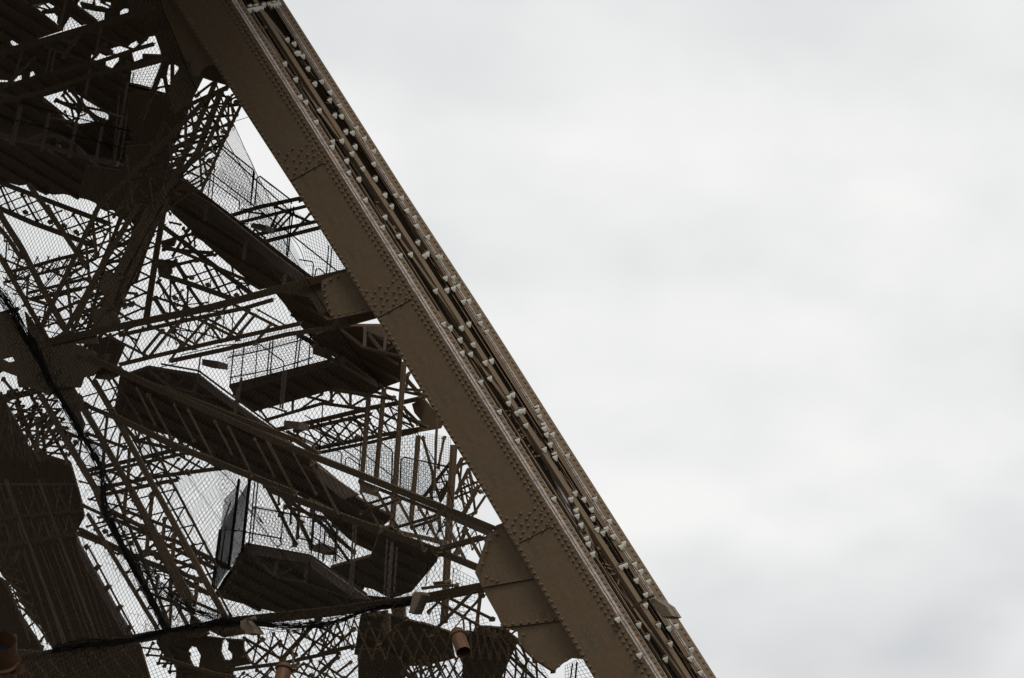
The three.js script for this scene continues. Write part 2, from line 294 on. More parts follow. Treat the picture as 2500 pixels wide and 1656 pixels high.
{ // rivets: the lowest three hundred singly, the rest as one part
  const cap = RIVET, rivetHost = cur.children.filter((c) => c.name === 'side_plate').pop(), flangeHost = cur.children.filter((c) => c.name === 'flange').pop();   // the lowest three hundred sit on the lowest plate and the outer flange
  const spots = [], rows = [[onLeft, 0.052, LEFT_OUT, 0.014, 0], [onLeft, 0.866, LEFT_OUT, 0.014, 0.5], [onLeft, 0.95, LEFT_OUT, 0.006, 0], [onRight, 0.146, ROUT, 0.004, 0.3], [onRight, 0.94, ROUT, 0.012, 0.5]];
  for (const [at, a, n, o, ph] of rows) { let s = E0 + ph * 13.5; while (s < E1) { const p = at(s, a, o); spots.push([p, n, s]); let e = s + 6; while (at(e, a, o).distanceTo(p) < 0.079) e += 0.5; s = e; } }
  for (let i = 0; i < 3; i++) for (let r = 0; r < 4; r++) for (let c = 0; c < 5; c++) {
    const t = (r + 0.5) / 4 + (c % 2 ? 0.1 : -0.02), a = 0.14 + c * 0.155 + (r % 2) * 0.05; const s = COVER[i][0] + (JOINT[i][0] - COVER[i][0]) * t + ((COVER[i][1] - COVER[i][0]) * (1 - t) + (JOINT[i][1] - JOINT[i][0]) * t) * a;
    spots.push([onLeft(s, a, 0.022), LEFT_OUT, s + 900]);
  }
  spots.sort((p, q) => q[2] - p[2]);
  const rest = [], m4 = new THREE.Matrix4(), q = new THREE.Quaternion(), up = new THREE.Vector3(0, 1, 0), one = new THREE.Vector3(1, 1, 1);
  spots.forEach(([p, n], i) => { q.setFromUnitVectors(up, n); if (i < 300) { const o = part('rivet', cap, M.paint, n === LEFT_OUT ? rivetHost : flangeHost); o.position.copy(p); o.quaternion.copy(q); } else rest.push(cap.clone().applyMatrix4(m4.compose(p, q, one))); });
  part('rivet', mergeGeometries(rest), M.paint).userData.kind = 'stuff';
}
end();

// ---------------------------------------------------------------- flash lamps on the open face of the rib
const lampGeo = toCreasedNormals(new THREE.LatheGeometry([[0, 0], [0.044, 0], [0.05, 0.004], [0.05, 0.01], [0.036, 0.036], [0.02, 0.064], [0.013, 0.071], [0, 0.0725]].map((p) => new THREE.Vector2(p[0], p[1])), 4).rotateY(Math.PI / 4), 0.6);
const socketGeo = new THREE.LatheGeometry([[0, -0.028], [0.022, -0.028], [0.03, -0.016], [0.03, 0.002], [0, 0.002]].map((p) => new THREE.Vector2(p[0], p[1])), 10);
const lampAxis = new THREE.Vector3(-0.234, -0.997, 0.110).normalize();
let lampProto = null;
function lampAt(p, label, group, turn) {
  let o;
  if (!lampProto) { begin('flash_lamp', label, 'lamp', 'lamp'); part('dome', lampGeo, M.lamp); part('socket', socketGeo, M.socket); o = lampProto = cur; scene.add(o); } else { o = lampProto.clone(); o.name = numbered('flash_lamp'); scene.add(o); }
  const ax = lampAxis.clone(); o.scale.setScalar(0.9); ax.x += (turn - 0.5) * 0.14; ax.z += (turn * 7 % 1 - 0.5) * 0.14; ax.normalize();
  const zz = OUTWARD.clone().addScaledVector(ax, -OUTWARD.dot(ax)).normalize(), q = new THREE.Quaternion().setFromRotationMatrix(new THREE.Matrix4().makeBasis(new THREE.Vector3().crossVectors(ax, zz), ax, zz)), fq = new THREE.Quaternion().setFromRotationMatrix(FACE);
  o.quaternion.copy(fq.multiply(q)); o.position.copy(p.clone().addScaledVector(ax, -0.036).applyMatrix4(FACE));
  o.userData = { label, category: 'lamp', group }; o.traverse((c) => { c.castShadow = c.receiveShadow = true; });
}
function lampRow(where, p) { for (let i = 0; i < p.length; i += 3) lampAt(V3(p[i], p[i + 1], p[i + 2]), 'white flash lamp, ' + ORDINAL[i / 3] + ' from top, ' + where, 'white flash lamps, ' + where, rnd()); }
function lampBank(p) { for (let i = 0; i < p.length; i += 3) lampAt(V3(p[i], p[i + 1], p[i + 2]), 'white flash lamp, ' + ORDINAL[i / 3] + ' from left in packed bank at rib top', 'bank of flash lamps at the top of the rib', rnd()); }
const ORDINAL=["first", "second", "third", "fourth", "fifth", "sixth", "seventh", "eighth", "ninth", "tenth", "eleventh", "twelfth", "thirteenth", "fourteenth", "fifteenth", "sixteenth", "seventeenth", "eighteenth", "nineteenth"];
lampRow('upper half, middle bar of rib',[3910,9016,545,3854,8965,621,3786,8795,559,3777,8806,601,3740,8764,639,3640,8542,586,3519,8282,537,3355,8031,616,3243,7769,537,3208,7778,645,3101,7510,548,3063,7514,654,2972,7268,543,2704,6767,541,2570,6509,528,2480,6333,517,2169,5795,577,2067,5632,616,2070,5593,551]);
lampRow('lower half, middle bar of rib',[1794,5082,556,1527,4589,563,1247,4060,551,993,3586,550,1003,3539,456,872,3364,556,888,3351,493,605,2824,494,533,2771,610,515,2722,588,275,2242,540,87,1913,571,24,1763,526,-20,1722,583,-237,1277,525,-499,792,528,-634,544,533,-758,310,531]);
lampRow('upper half, near flange edge of rib',[3770,8532,219,3628,8280,238,3504,7968,118,3448,7891,159,3288,7569,123,3103,7274,197,3076,7174,126,2933,6981,232,2859,6777,135,2777,6698,244,2637,6359,130,2414,5942,125,2188,5522,127,1654,4530,132,1602,4483,205]);
lampRow('lower half, near flange edge of rib',[1500,4318,242,1432,4118,135,1383,4119,268,1211,3711,140,993,3306,144,782,2913,143,369,2140,137,52,1635,262,22,1561,235,-36,1431,204,-386,602,-54,-522,542,226,-608,395,246,-616,165,-66]);
lampRow('upper half, outer gap of rib',[3503,8357,689,3402,8186,715,3280,7976,738,3073,7621,785,2791,7026,682,2521,6545,712,2386,6311,739,2260,6074,738,1858,5275,663,1769,5131,694,1766,5122,690,1658,4935,711,709,3187,739]);
lampRow('lower half, outer gap of rib',[688,3131,714,652,3045,687,594,2905,641,203,2165,624,125,2033,643,-24,1783,683,-90,1684,718,-256,1305,616,-367,1113,638,-467,930,643,-704,509,672,-918,131,703]);
lampRow('upper half, gap beside near flange of rib',[3341,7795,309,3067,7325,368,2950,7131,403,2817,6901,430,2455,6125,281,2296,5846,308,2145,5572,318,1847,5042,354,1547,4511,394,1413,4277,417]);
lampRow('lower half, gap beside near flange of rib',[1273,4020,424,1180,3787,335,981,3450,386,898,3319,420,798,3149,442,276,2154,409,207,2003,378,181,1927,337,127,1808,309,-776,123,307]);
lampRow('upper half, outer flange of rib',[2977,7456,804,2862,7260,831,2476,6521,800,2313,6217,802,2148,5917,812,2001,5617,774,1983,5612,815,1822,5307,807,1756,5182,806,1632,4964,825,1513,4747,831,1472,4630,770,1402,4508,785,814,3435,817]);
lampRow('lower half, outer flange of rib',[796,3387,796,762,3304,766,619,3058,795,456,2769,818,145,2186,813,-16,1890,817,-173,1599,819,-169,1549,737,-306,1325,781,-363,1235,806,-439,1104,822,-741,539,816,-898,246,817,-1017,-43,719]);
lampBank([4280,9443,235,4300,9514,284,4271,9470,299,4262,9495,358,4282,9560,400,4254,9521,418,4245,9543,476,4258,9626,561,4241,9659,654,4221,9633,671,4213,9657,727,4229,9713,764,4206,9686,789,4214,9741,846,4198,9715,852]);

// ---------------------------------------------------------------- ironwork of the leg behind the rib
begin('lattice_girder','black horizontal lattice girder crossing the top left corner of the ironwork','girder','dark');
B('chord',200,90,[8600,9916,5848,9888]);
B('chord',200,57,[7618,9388,6901,9348,6184,9370,5850,9369]);
B('chord',200,64,[8622,9196,7756,9147,6870,9187,5679,9111]);
B('strut',220,50,[7099,9877,7432,9589]);
B('strut',220,45,[6703,9598,6992,9366]);
B('strut',220,42,[6007,9492,6199,9380]);
B('strut',220,38,[8473,9410,7948,9699]);
B('strut',220,33,[8098,9939,8340,9432]);
B('strut',220,33,[7722,9819,7241,9540,6954,9378]);
B('strut',220,32,[6908,9849,6626,9622,6199,9380]);
B('strut',220,25,[6868,9313,6623,9142]);
end();
begin('lattice_girder','long black lattice girder running from the left knot up to the middle gusset plate','girder','dark');
B('chord',200,95,[7841,5506,6897,5495,5130,5464,3760,5506,3027,5514]);
B('chord',240,55,[6664,5382,5550,5379,4610,5364,4187,5389]);
B('chord',200,57,[6653,4967,6183,4975,5043,4984,3774,4981]);
B('chord',240,59,[5849,4875,5077,4870,4018,4889,3066,4825]);
B('strut',220,36,[6163,5434,5452,4977]);
B('strut',220,38,[5508,5447,4758,4973]);
B('strut',220,37,[4820,5461,4110,4996]);
B('strut',260,31,[5238,5342,4726,5004]);
B('strut',260,26,[5783,5277,5465,5046]);
B('strut',260,21,[4433,5303,4033,5018]);
B('strut',220,43,[5954,5303,6253,5067]);
B('strut',220,43,[5812,5286,6148,5007]);
B('strut',220,40,[5258,5308,5601,5045]);
B('strut',220,33,[5158,5229,5414,5039]);
B('strut',220,42,[4565,5311,4892,5029]);
B('strut',220,39,[4467,5233,4720,5035]);
B('strut',220,39,[4229,5068,4491,4863]);
B('strut',220,40,[5554,5467,5691,5342]);
B('strut',220,35,[4866,5460,4975,5382]);
B('strut',220,35,[5037,5315,5159,5219]);
B('strut',220,36,[6937,5476,6185,4998]);
B('strut',220,35,[5673,5028,5822,4886]);
B('strut',220,19,[5425,5461,4894,5376]);
B('strut',220,16,[5060,4932,4558,4876]);
B('flange_edge',180,12,[6464,4802,5715,4803,5615,4910,5033,4910]);
end();
begin('lattice_girder','black bottom girder draped with bunched netting between lower gusset and left corner','girder','dark');
B('chord',200,127,[8854,1237,6715,1280,4952,1305,3589,1245,2444,1225,1449,1258]);
B('chord',200,49,[5118,709,4351,699,3543,746,3780,748,3281,785]);
B('chord',240,46,[6217,1001,5371,686,5085,615]);
B('strut',240,38,[4901,1081,4373,759]);
B('strut',240,38,[4925,872,4639,1038]);
B('strut',240,38,[4768,733,4380,979]);
B('strut',240,58,[4340,773,3793,1187]);
B('strut',240,31,[4060,757,3632,1057]);
B('strut',240,31,[3913,1166,3504,923]);
B('strut',240,29,[4383,933,4155,787]);
B('strut',240,29,[4156,1078,3539,729]);
B('strut',240,29,[3813,763,3499,986]);
B('strut',240,22,[5019,600,4950,654]);
B('strut',240,29,[4751,667,4551,534]);
B('strut',240,29,[4681,549,4532,668]);
B('strut',240,29,[4003,642,3615,416]);
B('strut',240,29,[3910,450,3554,677]);
B('strut',240,27,[4190,591,3867,454]);
B('strut',240,27,[4168,598,4055,666]);
B('strut',240,29,[3812,655,3490,421]);
B('strut',240,29,[3820,539,3587,681]);
B('strut',240,29,[3580,492,3372,601]);
B('strut',240,28,[3459,417,3271,545]);
B('strut',240,33,[3622,785,3300,996]);
B('strut',240,26,[3527,1062,3443,916,3338,768]);
B('strut',240,22,[3761,919,3665,781]);
B('strut',240,32,[2228,1072,2023,1214]);
B('strut',220,43,[2210,790,1567,1248]);
B('strut',220,37,[1932,1200,1371,871]);
B('strut',220,32,[2182,1233,1342,671]);
B('strut',240,32,[1764,950,1475,1166]);
B('strut',240,43,[1502,1205,1582,865]);
B('strut',240,15,[1906,819,1527,1147]);
B('strut',240,33,[2940,781,2549,1025]);
X('lacing',350,20,6,[4985,1098,3664,1123,4883,780,3634,774]);
X('lacing',500,19,8,[5261,648,3729,749,5266,565,3750,463]);
X('lacing',350,16,4,[3848,1128,3331,1189,3873,768,3371,805]);
end();
begin('diagonal_brace','dark diagonal lattice brace leaning from the top gusset down to the left knot','brace','dark');
B('chord',300,70,[5038,8449,6969,7286,8014,5772]);
B('chord',300,75,[6305,7171,7075,6282,7615,5622]);
B('chord',350,72,[4978,8639,5549,7682,6680,6283]);
B('chord',350,84,[4891,8490,5345,7677,6175,7092,6781,6233]);
B('chord',300,58,[4746,8355,5203,7651,5658,7464]);
B('chord',300,41,[4555,8193,4982,7570,5269,7127]);
B('tie',330,29,[4768,8328,4794,7906]);
B('tie',330,29,[4738,8331,4703,8030]);
B('tie',330,34,[4977,8012,4957,7747]);
B('tie',330,32,[5399,8378,5354,8008]);
B('tie',330,41,[5476,8312,5497,7822]);
B('tie',330,34,[4968,7958,4717,8002]);
B('tie',330,34,[5223,7674,4846,7814]);
B('tie',330,56,[5373,8414,4805,8505]);
B('tie',330,36,[5283,8518,5024,8623]);
B('tie',330,48,[5682,7865,5221,7924]);
B('tie',330,27,[5067,8296,4896,8370]);
B('tie',330,26,[4733,8319,4637,8337]);
B('tie',330,26,[4717,8378,4658,8384]);
B('tie',330,29,[5374,8403,5147,7949]);
B('tie',330,29,[5696,7827,5487,7454]);
B('tie',330,41,[5770,7571,5396,7788]);
B('tie',330,26,[5450,7258,5281,7292]);
B('tie',330,29,[5276,7582,5272,7238]);
B('tie',330,29,[5228,7592,5181,7363]);
B('tie',330,24,[5190,7625,5009,7676]);
B('tie',330,27,[5763,7937,5732,7615]);
B('tie',330,22,[6477,7914,6455,7591,6410,7244]);
B('tie',330,20,[6077,8012,6041,7760]);
B('tie',330,19,[6114,7513,6065,7052]);
B('tie',330,24,[6005,7268,5804,6942]);
B('tie',330,24,[5945,7255,5777,6988]);
B('tie',330,22,[6508,7265,6489,7135]);
B('tie',330,17,[6476,7153,6429,6600]);
B('tie',330,37,[6738,7106,6569,7279]);
B('tie',330,27,[6848,7436,6807,6963,6835,6623]);
B('tie',330,47,[7102,7069,7059,6618]);
B('tie',330,39,[7231,6833,7197,6313,7104,6161]);
B('tie',330,42,[7560,6348,7536,5997,7507,5638]);
B('tie',330,22,[7169,5935,7128,5606]);
B('tie',330,37,[7207,6954,6841,7028]);
B('tie',330,30,[7518,6430,7226,6516]);
B('tie',330,37,[7778,5941,7397,6027]);
B('tie',330,37,[7267,5840,6941,5915]);
B('tie',330,22,[7271,6044,6948,6036]);
B('tie',330,32,[7607,6431,7340,6492]);
B('tie',330,27,[7319,5778,7130,5555]);
B('tie',330,27,[6833,6937,7034,6623]);
B('tie',330,32,[7473,5694,7049,6275]);
B('tie',330,32,[6898,6036,7491,5552]);
B('tie',330,48,[6668,6218,6858,5842,7115,5624]);
B('tie',330,36,[6678,6013,6425,5941]);
B('tie',330,48,[6859,5822,6492,5811]);
B('tie',330,32,[7053,6192,6833,5858,6598,5626]);
B('tie',330,31,[6615,5794,6665,6020]);
B('tie',330,29,[6794,5624,6922,5793]);
X('lacing',360,22,5,[4786,8382,5204,7755,4597,8223,5020,7595]);
end();
begin('diagonal_brace','dark diagonal lattice brace leaning from the left knot down to the bottom girder','brace','dark');
B('chord',300,71,[8074,4822,7535,3904,7192,3341,7040,2941]);
B('chord',300,73,[7676,5038,7041,3983,6606,3248,5716,1661]);
B('chord',300,72,[7174,4875,6721,4108,6217,3187,5191,1327]);
B('chord',300,49,[7346,3064,6284,1379]);
B('chord',300,69,[7077,3032,6698,2355,6126,1366]);
B('chord',300,72,[6352,2788,5742,1535]);
B('tie',330,38,[6975,4348,7039,4007]);
B('tie',330,48,[7033,4006,7080,3633]);
B('tie',330,31,[6770,4051,6848,3685]);
B('tie',330,43,[6637,3819,6684,3341]);
B('tie',330,31,[7422,4081,7490,3770]);
B('tie',330,22,[7611,4133,7577,3915]);
B('tie',330,58,[7334,4552,6986,4365]);
B('tie',330,43,[7314,4154,7110,4059,6707,3861]);
B('tie',330,41,[7294,4050,7067,3941]);
B('tie',330,41,[7730,4265,7439,4114]);
B('tie',330,40,[6961,3584,6494,3321]);
B('tie',330,24,[7466,3766,7158,3536]);
B('tie',330,29,[7003,4529,6820,4542]);
B('tie',330,26,[6928,4835,6805,4610]);
B('tie',330,49,[6706,3299,6762,2987]);
B('tie',330,52,[6295,3167,6363,2809,6424,2402]);
B('tie',330,48,[6112,2805,6167,2431]);
B('tie',330,52,[5974,2568,6085,1795]);
B('tie',330,47,[5638,1946,5703,1630]);
B('tie',330,32,[6404,2200,6460,1895]);
B('tie',330,32,[6267,2066,6324,1696]);
B('tie',330,40,[6063,1759,6124,1263]);
B('tie',330,45,[6710,2996,5980,2652]);
B('tie',330,45,[6977,3020,6379,2695]);
B('tie',330,40,[6460,1895,6012,1687,5745,1522]);
B('tie',330,40,[6024,1819,5338,1477]);
B('tie',330,44,[6394,2414,5663,1933]);
B('tie',330,51,[6011,1703,5778,1284]);
B('tie',330,45,[7448,3194,7041,2979]);
B('tie',330,22,[7975,4737,7786,4745]);
B('tie',330,20,[7977,4676,7906,4561]);
B('tie',330,22,[8112,4453,7819,4556]);
B('tie',330,24,[8139,4386,7950,4415]);
B('tie',330,39,[8071,4201,7925,4390]);
B('tie',330,49,[8161,4482,8163,4073]);
B('tie',330,31,[7693,3945,7680,3811]);
B('tie',330,27,[7921,4175,7815,4331]);
X('lacing',900,24,8,[7898,3664,6740,1493,7178,3549,6137,1764]);
X('lacing',950,14,7,[8597,5023,7690,3499,8189,5213,7088,3405]);
B('chord',1000,38,[8425,5159,7849,4219,7406,3461,6587,1514]);
B('tie',800,35,[7770,4813,6914,3190,6295,1940]);
B('tie',850,34,[7331,5127,6891,4441,5736,2248]);
B('tie',800,28,[8246,4669,7136,2832,6649,1770]);
B('tie',900,27,[7139,4377,6084,2521,5555,1525]);
X('lacing',850,20,11,[7809,4828,6331,1949,7331,5127,5736,2248]);
end();
begin('diagonal_brace','long dark lattice brace slanting down right from the left knot to the lower gusset','brace','dark');
B('chord',250,83,[7195,5177,6024,4512,3992,3369,3056,2885,1975,2317,1281,1942]);
B('chord',250,82,[6896,4341,5824,3715,4680,3130,4031,2800,4437,2931,3529,2485,2041,1779,1528,1507]);
B('chord',290,42,[3127,2832,2032,2267]);
B('pale_lit_chord',270,61,[2021,2272,1317,1883]);
B('chord',290,61,[6150,4610,4009,3500,3684,3266]);
B('strut',220,24,[6386,4590,6127,4066]);
B('strut',220,28,[6208,4472,5876,3838]);
B('strut',220,24,[5793,4262,5522,3744]);
B('strut',220,28,[5578,4157,5241,3481]);
B('strut',220,24,[5175,3936,4947,3482]);
B('strut',220,28,[4966,3817,4640,3136]);
B('strut',220,24,[4572,3601,4318,3084]);
B('strut',220,27,[4349,3481,4013,2793]);
B('strut',220,27,[4379,3519,4010,2793]);
B('strut',220,23,[3994,3308,3713,2762]);
B('strut',220,31,[3742,3137,3402,2459]);
B('strut',220,24,[3055,2664,2800,2143]);
B('strut',220,38,[2843,2667,2569,2158]);
B('strut',220,33,[2522,2479,2214,1826]);
B('strut',220,33,[2243,2345,1969,1831]);
B('pale_lit_strut',220,39,[1903,2131,1673,1632]);
B('strut',220,39,[1640,2002,1436,1598]);
B('strut',220,33,[2972,2508,2611,2548]);
B('strut',220,40,[3075,2408,2543,2483]);
B('strut',220,39,[2580,2155,2039,2210]);
B('strut',220,37,[2365,2123,1991,2171]);
B('pale_lit_strut',220,39,[2042,1814,1421,1875]);
B('strut',220,43,[2004,1782,1359,1844]);
B('strut',220,21,[7339,5234,6004,4470]);
B('strut',220,33,[7184,4907,6849,4414]);
end();
begin('diagonal_brace','thick dark brace chords slanting across the left edge above the left knot','brace','dark');
B('chord',300,76,[8754,7649,8343,6999,8077,6487,7555,5553]);
B('chord',300,55,[8761,7422,8571,7187,8336,6826]);
B('chord',300,63,[8748,6988,7908,5548]);
B('chord',300,63,[8182,7901,7608,7076,7204,6463]);
B('tie',330,23,[8594,7188,8633,6863]);
B('tie',330,30,[8373,6915,8493,6566]);
B('tie',330,28,[8671,6898,8288,6689]);
B('tie',330,20,[8006,6657,7596,6393]);
B('tie',330,20,[8471,6630,8093,6372,7768,6201]);
B('tie',330,15,[8488,6521,8017,6336]);
B('tie',330,18,[8657,6529,8428,6366]);
B('tie',330,35,[8290,6258,7887,6062]);
B('tie',330,15,[8254,6172,7914,6031]);
B('tie',330,20,[8171,5976,7646,5769]);
B('tie',330,20,[7916,6326,7444,6089]);
B('tie',330,22,[7893,6596,7496,6356]);
B('tie',330,30,[8234,6560,8285,6210]);
B('tie',330,27,[7957,6060,8010,5840]);
B('tie',330,20,[7904,5945,7909,5768]);
B('tie',330,25,[8064,5934,8074,5831]);
B('tie',330,17,[7456,6097,7487,5967]);
B('tie',330,30,[8469,6694,8500,6551]);
X('lacing',900,15,6,[9255,7908,8560,6716,9262,7675,8833,6846]);
X('lacing',950,15,6,[9298,7001,8426,5769,8754,6889,8063,5780]);
X('lacing',1200,13,8,[9366,7244,7797,6970,9375,6948,7812,6628]);
end();
begin('knot_plates','black riveted knot of gusset plates where the braces meet at left','gusset plate','dark');
S('plate',260,40,[8265,6044,7889,5532,7608,5633,7511,5542,7066,5498,7035,5349,7429,5423,7041,5217,7120,5099,6940,5014,7153,4921,7300,4928,7368,4797,7813,4877,8192,5569]);
S('plate',340,30,[8241,4962,7996,5073,7821,5041,7436,4664,7444,4482,7365,4306,7447,4117,7549,4337,7709,4681,7807,4740,7904,4839,7956,4797]);
S('plate',340,30,[7150,5840,6962,5886,6795,5770,6705,5608,6817,5568,7126,5556]);
S('plate',340,30,[6916,6375,6676,6221,6784,6005,6879,5828,6939,5860,6944,6017,7062,6155]);
S('plate',360,30,[7118,5229,6910,5200,7015,5056,6749,4997,6680,4893,6951,4841,7194,4905,7129,4995]);
end();
begin('ironwork_core','dense cluster of laced ties and flights where stair, landing and braces meet at left','ironwork','dark');
S2('flight_plate',[7226,7699,1600],-0.6465,40,[0,0,-373,-134,214,-704,612,-1142,923,-1074,522,-611]);
S2('flight_plate',[7732,6875,1650],-0.6465,40,[0,0,-386,-86,193,-600,447,-872,662,-850,303,-397]);
S2('flight_plate',[7907,5893,1700],-0.6465,40,[433,-29,0,0,-160,-200,189,-536,587,-516]);
S2('flight_plate',[6684,10280,1500],-0.6465,40,[0,0,-196,-350,-192,-903,-189,-1019,477,-1701,826,-1928,1284,-1817,1154,-1223,956,-822,561,-887,457,-972,316,-1008,210,-870,145,-899,-13,-787,-54,-728,-58,-556,27,-488]);
S2('flight_plate',[6558,8463,1550],-0.6465,40,[1887,-366,1529,22,980,-203,759,139,0,0,472,-606,954,-1061,1189,-840,1401,-839,1419,-715,1527,-690,1645,-578]);
B('tie',1100,76,[6300,9555,6552,9108,6761,8772]);
B('tie',1100,58,[6279,9483,6338,9309,6262,8838]);
B('tie',1100,56,[6187,9526,6211,9089]);
B('tie',1100,30,[6461,9152,6272,9137]);
B('tie',1100,38,[6127,9466,6035,9310]);
B('chord',400,61,[5725,7506,6457,6409,7160,5390]);
B('chord',420,55,[6224,7118,6831,6258,7385,5379]);
B('chord',900,56,[6234,8510,6998,7353,7920,5866]);
B('chord',900,55,[5763,8216,6447,7113,7390,5763]);
B('chord',1300,50,[7050,8077,7593,6969,8058,5790]);
X('lacing',380,25,8,[7031,7322,8078,5801,6361,7203,7679,5648]);
X('lacing',390,25,9,[6369,7207,7687,5652,5929,7227,7115,5438]);
X('lacing',400,22,6,[5011,8662,5585,7703,4813,8400,5269,7693]);
X('lacing',410,25,8,[5592,7707,6724,6304,5276,7698,6464,6413]);
X('lacing',400,22,5,[4926,8517,5383,7697,4623,8242,5046,7612]);
X('lacing',420,25,3,[5397,7705,5822,7094,5060,7621,5353,7175]);
X('lacing',430,28,7,[5128,8511,6629,7608,4946,8531,5744,7430]);
X('lacing',900,29,13,[6234,8510,7920,5866,5763,8216,7390,5763]);
X('lacing',1300,26,11,[7050,8077,8058,5790,6038,8394,7692,5900]);
X('lacing',1320,26,7,[7319,7282,7751,5735,6684,7145,7185,5627]);
X('lacing',900,23,4,[7857,5646,6765,5642,7804,5223,6751,5232]);
X('lacing',1000,26,4,[9342,5192,8781,5187,9346,5060,8785,5092]);
X('lacing',1000,29,9,[8896,5261,8178,4104,8528,5314,8037,4081]);
X('lacing',1050,29,7,[9170,4930,8649,4130,8758,4946,8253,4123]);
X('lacing',1100,26,3,[9355,5090,9070,4741,9133,5081,8814,4726]);
X('lacing',1000,27,3,[9307,6337,8874,5889,9312,6155,8956,5663]);
B('tie',1100,43,[9504,5104,8851,5109]);
B('tie',1100,72,[9502,5165,8851,5132]);
B('tie',1100,50,[8832,5237,8016,3917]);
B('tie',1100,50,[8979,5263,8262,4015]);
B('tie',1100,57,[9120,5019,8761,4155]);
B('tie',1100,57,[8814,4935,9007,4433]);
B('tie',1100,50,[9517,4698,8847,4821]);
B('tie',1100,43,[9523,4484,8631,4724]);
B('tie',1100,42,[8938,4303,8485,4758]);
B('tie',1100,49,[8706,4678,8652,4167]);
B('tie',1100,42,[8758,4243,8350,4499]);
B('tie',1100,43,[9382,5427,9203,5213]);
B('tie',1100,43,[9492,5508,9302,5594]);
B('tie',1100,58,[9487,5659,9119,5500]);
B('tie',1100,65,[9476,6023,9108,5831]);
B('tie',1100,58,[9465,6389,9089,6406]);
B('tie',1100,51,[9468,6297,9027,6028]);
B('tie',1100,36,[9285,4958,9238,4591]);
B('tie',1100,36,[9136,4991,9058,4679]);
S('plate',1000,40,[9414,6354,9172,6350,8879,6000,8594,5516,8401,5108,9011,5218,9042,5384,9437,5575],[9300,5690,9114,5693,9070,5615,9170,5610]);
end();
begin('lattice_girder','cross braced lattice girder with small floodlights at the left edge under the landing','girder','iron');
B('chord',7000,85,[14328,11079,11815,9703]);
B('chord',7000,91,[14343,10582,13516,10094,12851,9743,12136,9358]);
B('web',7100,39,[14313,10981,14091,10481]);
B('web',7100,23,[14245,10980,13893,10325]);
B('web',7100,39,[13829,10731,13512,10172]);
B('web',7100,23,[13679,10656,13335,10009]);
B('web',7100,35,[13237,10390,12926,9865]);
B('web',7100,23,[13106,10347,12753,9690]);
B('web',7100,35,[12687,10102,12426,9689]);
B('web',7100,22,[12526,10039,12287,9536]);
B('web',7100,25,[12160,9836,12010,9585]);
B('web',7100,26,[14319,10799,13995,10825]);
B('web',7100,23,[14324,10631,13763,10688]);
B('web',7100,29,[14040,10470,13449,10534]);
B('web',7100,23,[13776,10300,13289,10346]);
B('web',7100,29,[13479,10151,12945,10228]);
B('web',7100,22,[13169,9987,12672,10071]);
B('web',7100,29,[12877,9855,12304,9895]);
B('web',7100,29,[12589,9696,11954,9750]);
B('web',7100,25,[12190,9529,12012,9545]);
end();
begin('lattice_girder','cross braced lattice girder rising to the right behind the braces at left','girder','iron');
B('chord',7000,65,[14147,9287,13578,9279,13016,9299,12139,9284]);
B('chord',7000,54,[13518,9109,12146,9130]);
B('chord',7000,54,[13695,8809,12937,8812,12321,8808]);
B('chord',7000,80,[13600,8674,12473,8650]);
B('chord',7000,42,[14219,9121,13668,9097]);
B('web',7100,23,[13956,8937,13784,9088]);
B('web',7100,23,[13915,8915,13743,9066]);
B('web',7100,22,[13443,8874,13087,9116]);
B('web',7100,22,[13394,8858,13039,9099]);
B('web',7100,26,[13564,9202,13461,9291]);
B('web',7100,26,[13298,9202,13197,9263]);
B('web',7100,26,[12971,9161,12851,9273]);
B('web',7100,25,[12690,9226,12500,9091]);
X('lacing',7200,16,9,[13741,9343,12291,9356,13679,9193,12298,9207]);
X('lacing',7200,16,8,[13857,8876,12474,8882,13762,8747,12627,8724]);
X('lacing',7200,16,4,[14383,9287,13812,9225,14385,9198,13831,9160]);
end();
begin('lattice_girder','cross braced lattice girder with small floodlights below the upper stair','girder','iron');
B('chord',6500,55,[10307,8868,9806,8593,9256,8259,8491,7808]);
B('chord',6500,85,[10439,8393,9746,8051,8997,7663]);
B('brace',6600,77,[10406,9267,9924,8836,9466,8415,8667,7700]);
B('brace',6600,52,[10405,8978,9764,8991]);
B('brace',6600,46,[10206,8700,9881,9075]);
B('web',6600,34,[10235,9296,10026,9211]);
B('web',6600,37,[9969,9133,9833,8843]);
B('web',6600,30,[9833,8843,9647,8933]);
B('web',6600,30,[9753,8917,9746,8772]);
B('brace',6600,61,[10381,8854,9842,8688,9427,8575]);
B('web',6600,39,[9638,8554,9340,8530]);
B('web',6600,33,[9026,8310,8996,8073]);
S('plate',6700,40,[10475,9042,10182,9058,10252,8902,10512,8931]);
S('plate',6700,40,[10599,8739,10266,8643,10254,8575,10318,8536,10324,8420,10507,8431,10585,8408,10607,8583]);
B('brace',6600,70,[10181,8590,9972,8248]);
B('web',6600,30,[9867,8511,9554,7937]);
B('web',6600,45,[9558,8389,9270,7822]);
B('web',6600,30,[9368,8298,9042,7687]);
B('web',6600,33,[8934,7882,8821,7693]);
B('web',6600,21,[8783,7953,8659,7712]);
B('web',6600,27,[9821,8249,9361,8290]);
B('web',6600,21,[9784,8112,9198,8160]);
B('web',6600,33,[9465,7932,9002,7978]);
B('web',6600,24,[9219,7805,8715,7869]);
B('web',6600,24,[8928,7989,8795,7994]);
B('web',6600,24,[8929,7957,8599,7845]);
B('flange_edge',6400,21,[10296,8563,9871,8577]);
B('brace',6600,55,[10216,8512,9716,8512]);
B('brace',6600,52,[10533,8297,10183,7709]);
B('brace',6600,52,[10246,8239,9943,7687]);
B('brace',6600,54,[9921,8082,9658,7682]);
B('brace',6600,70,[10624,8016,10427,7692]);
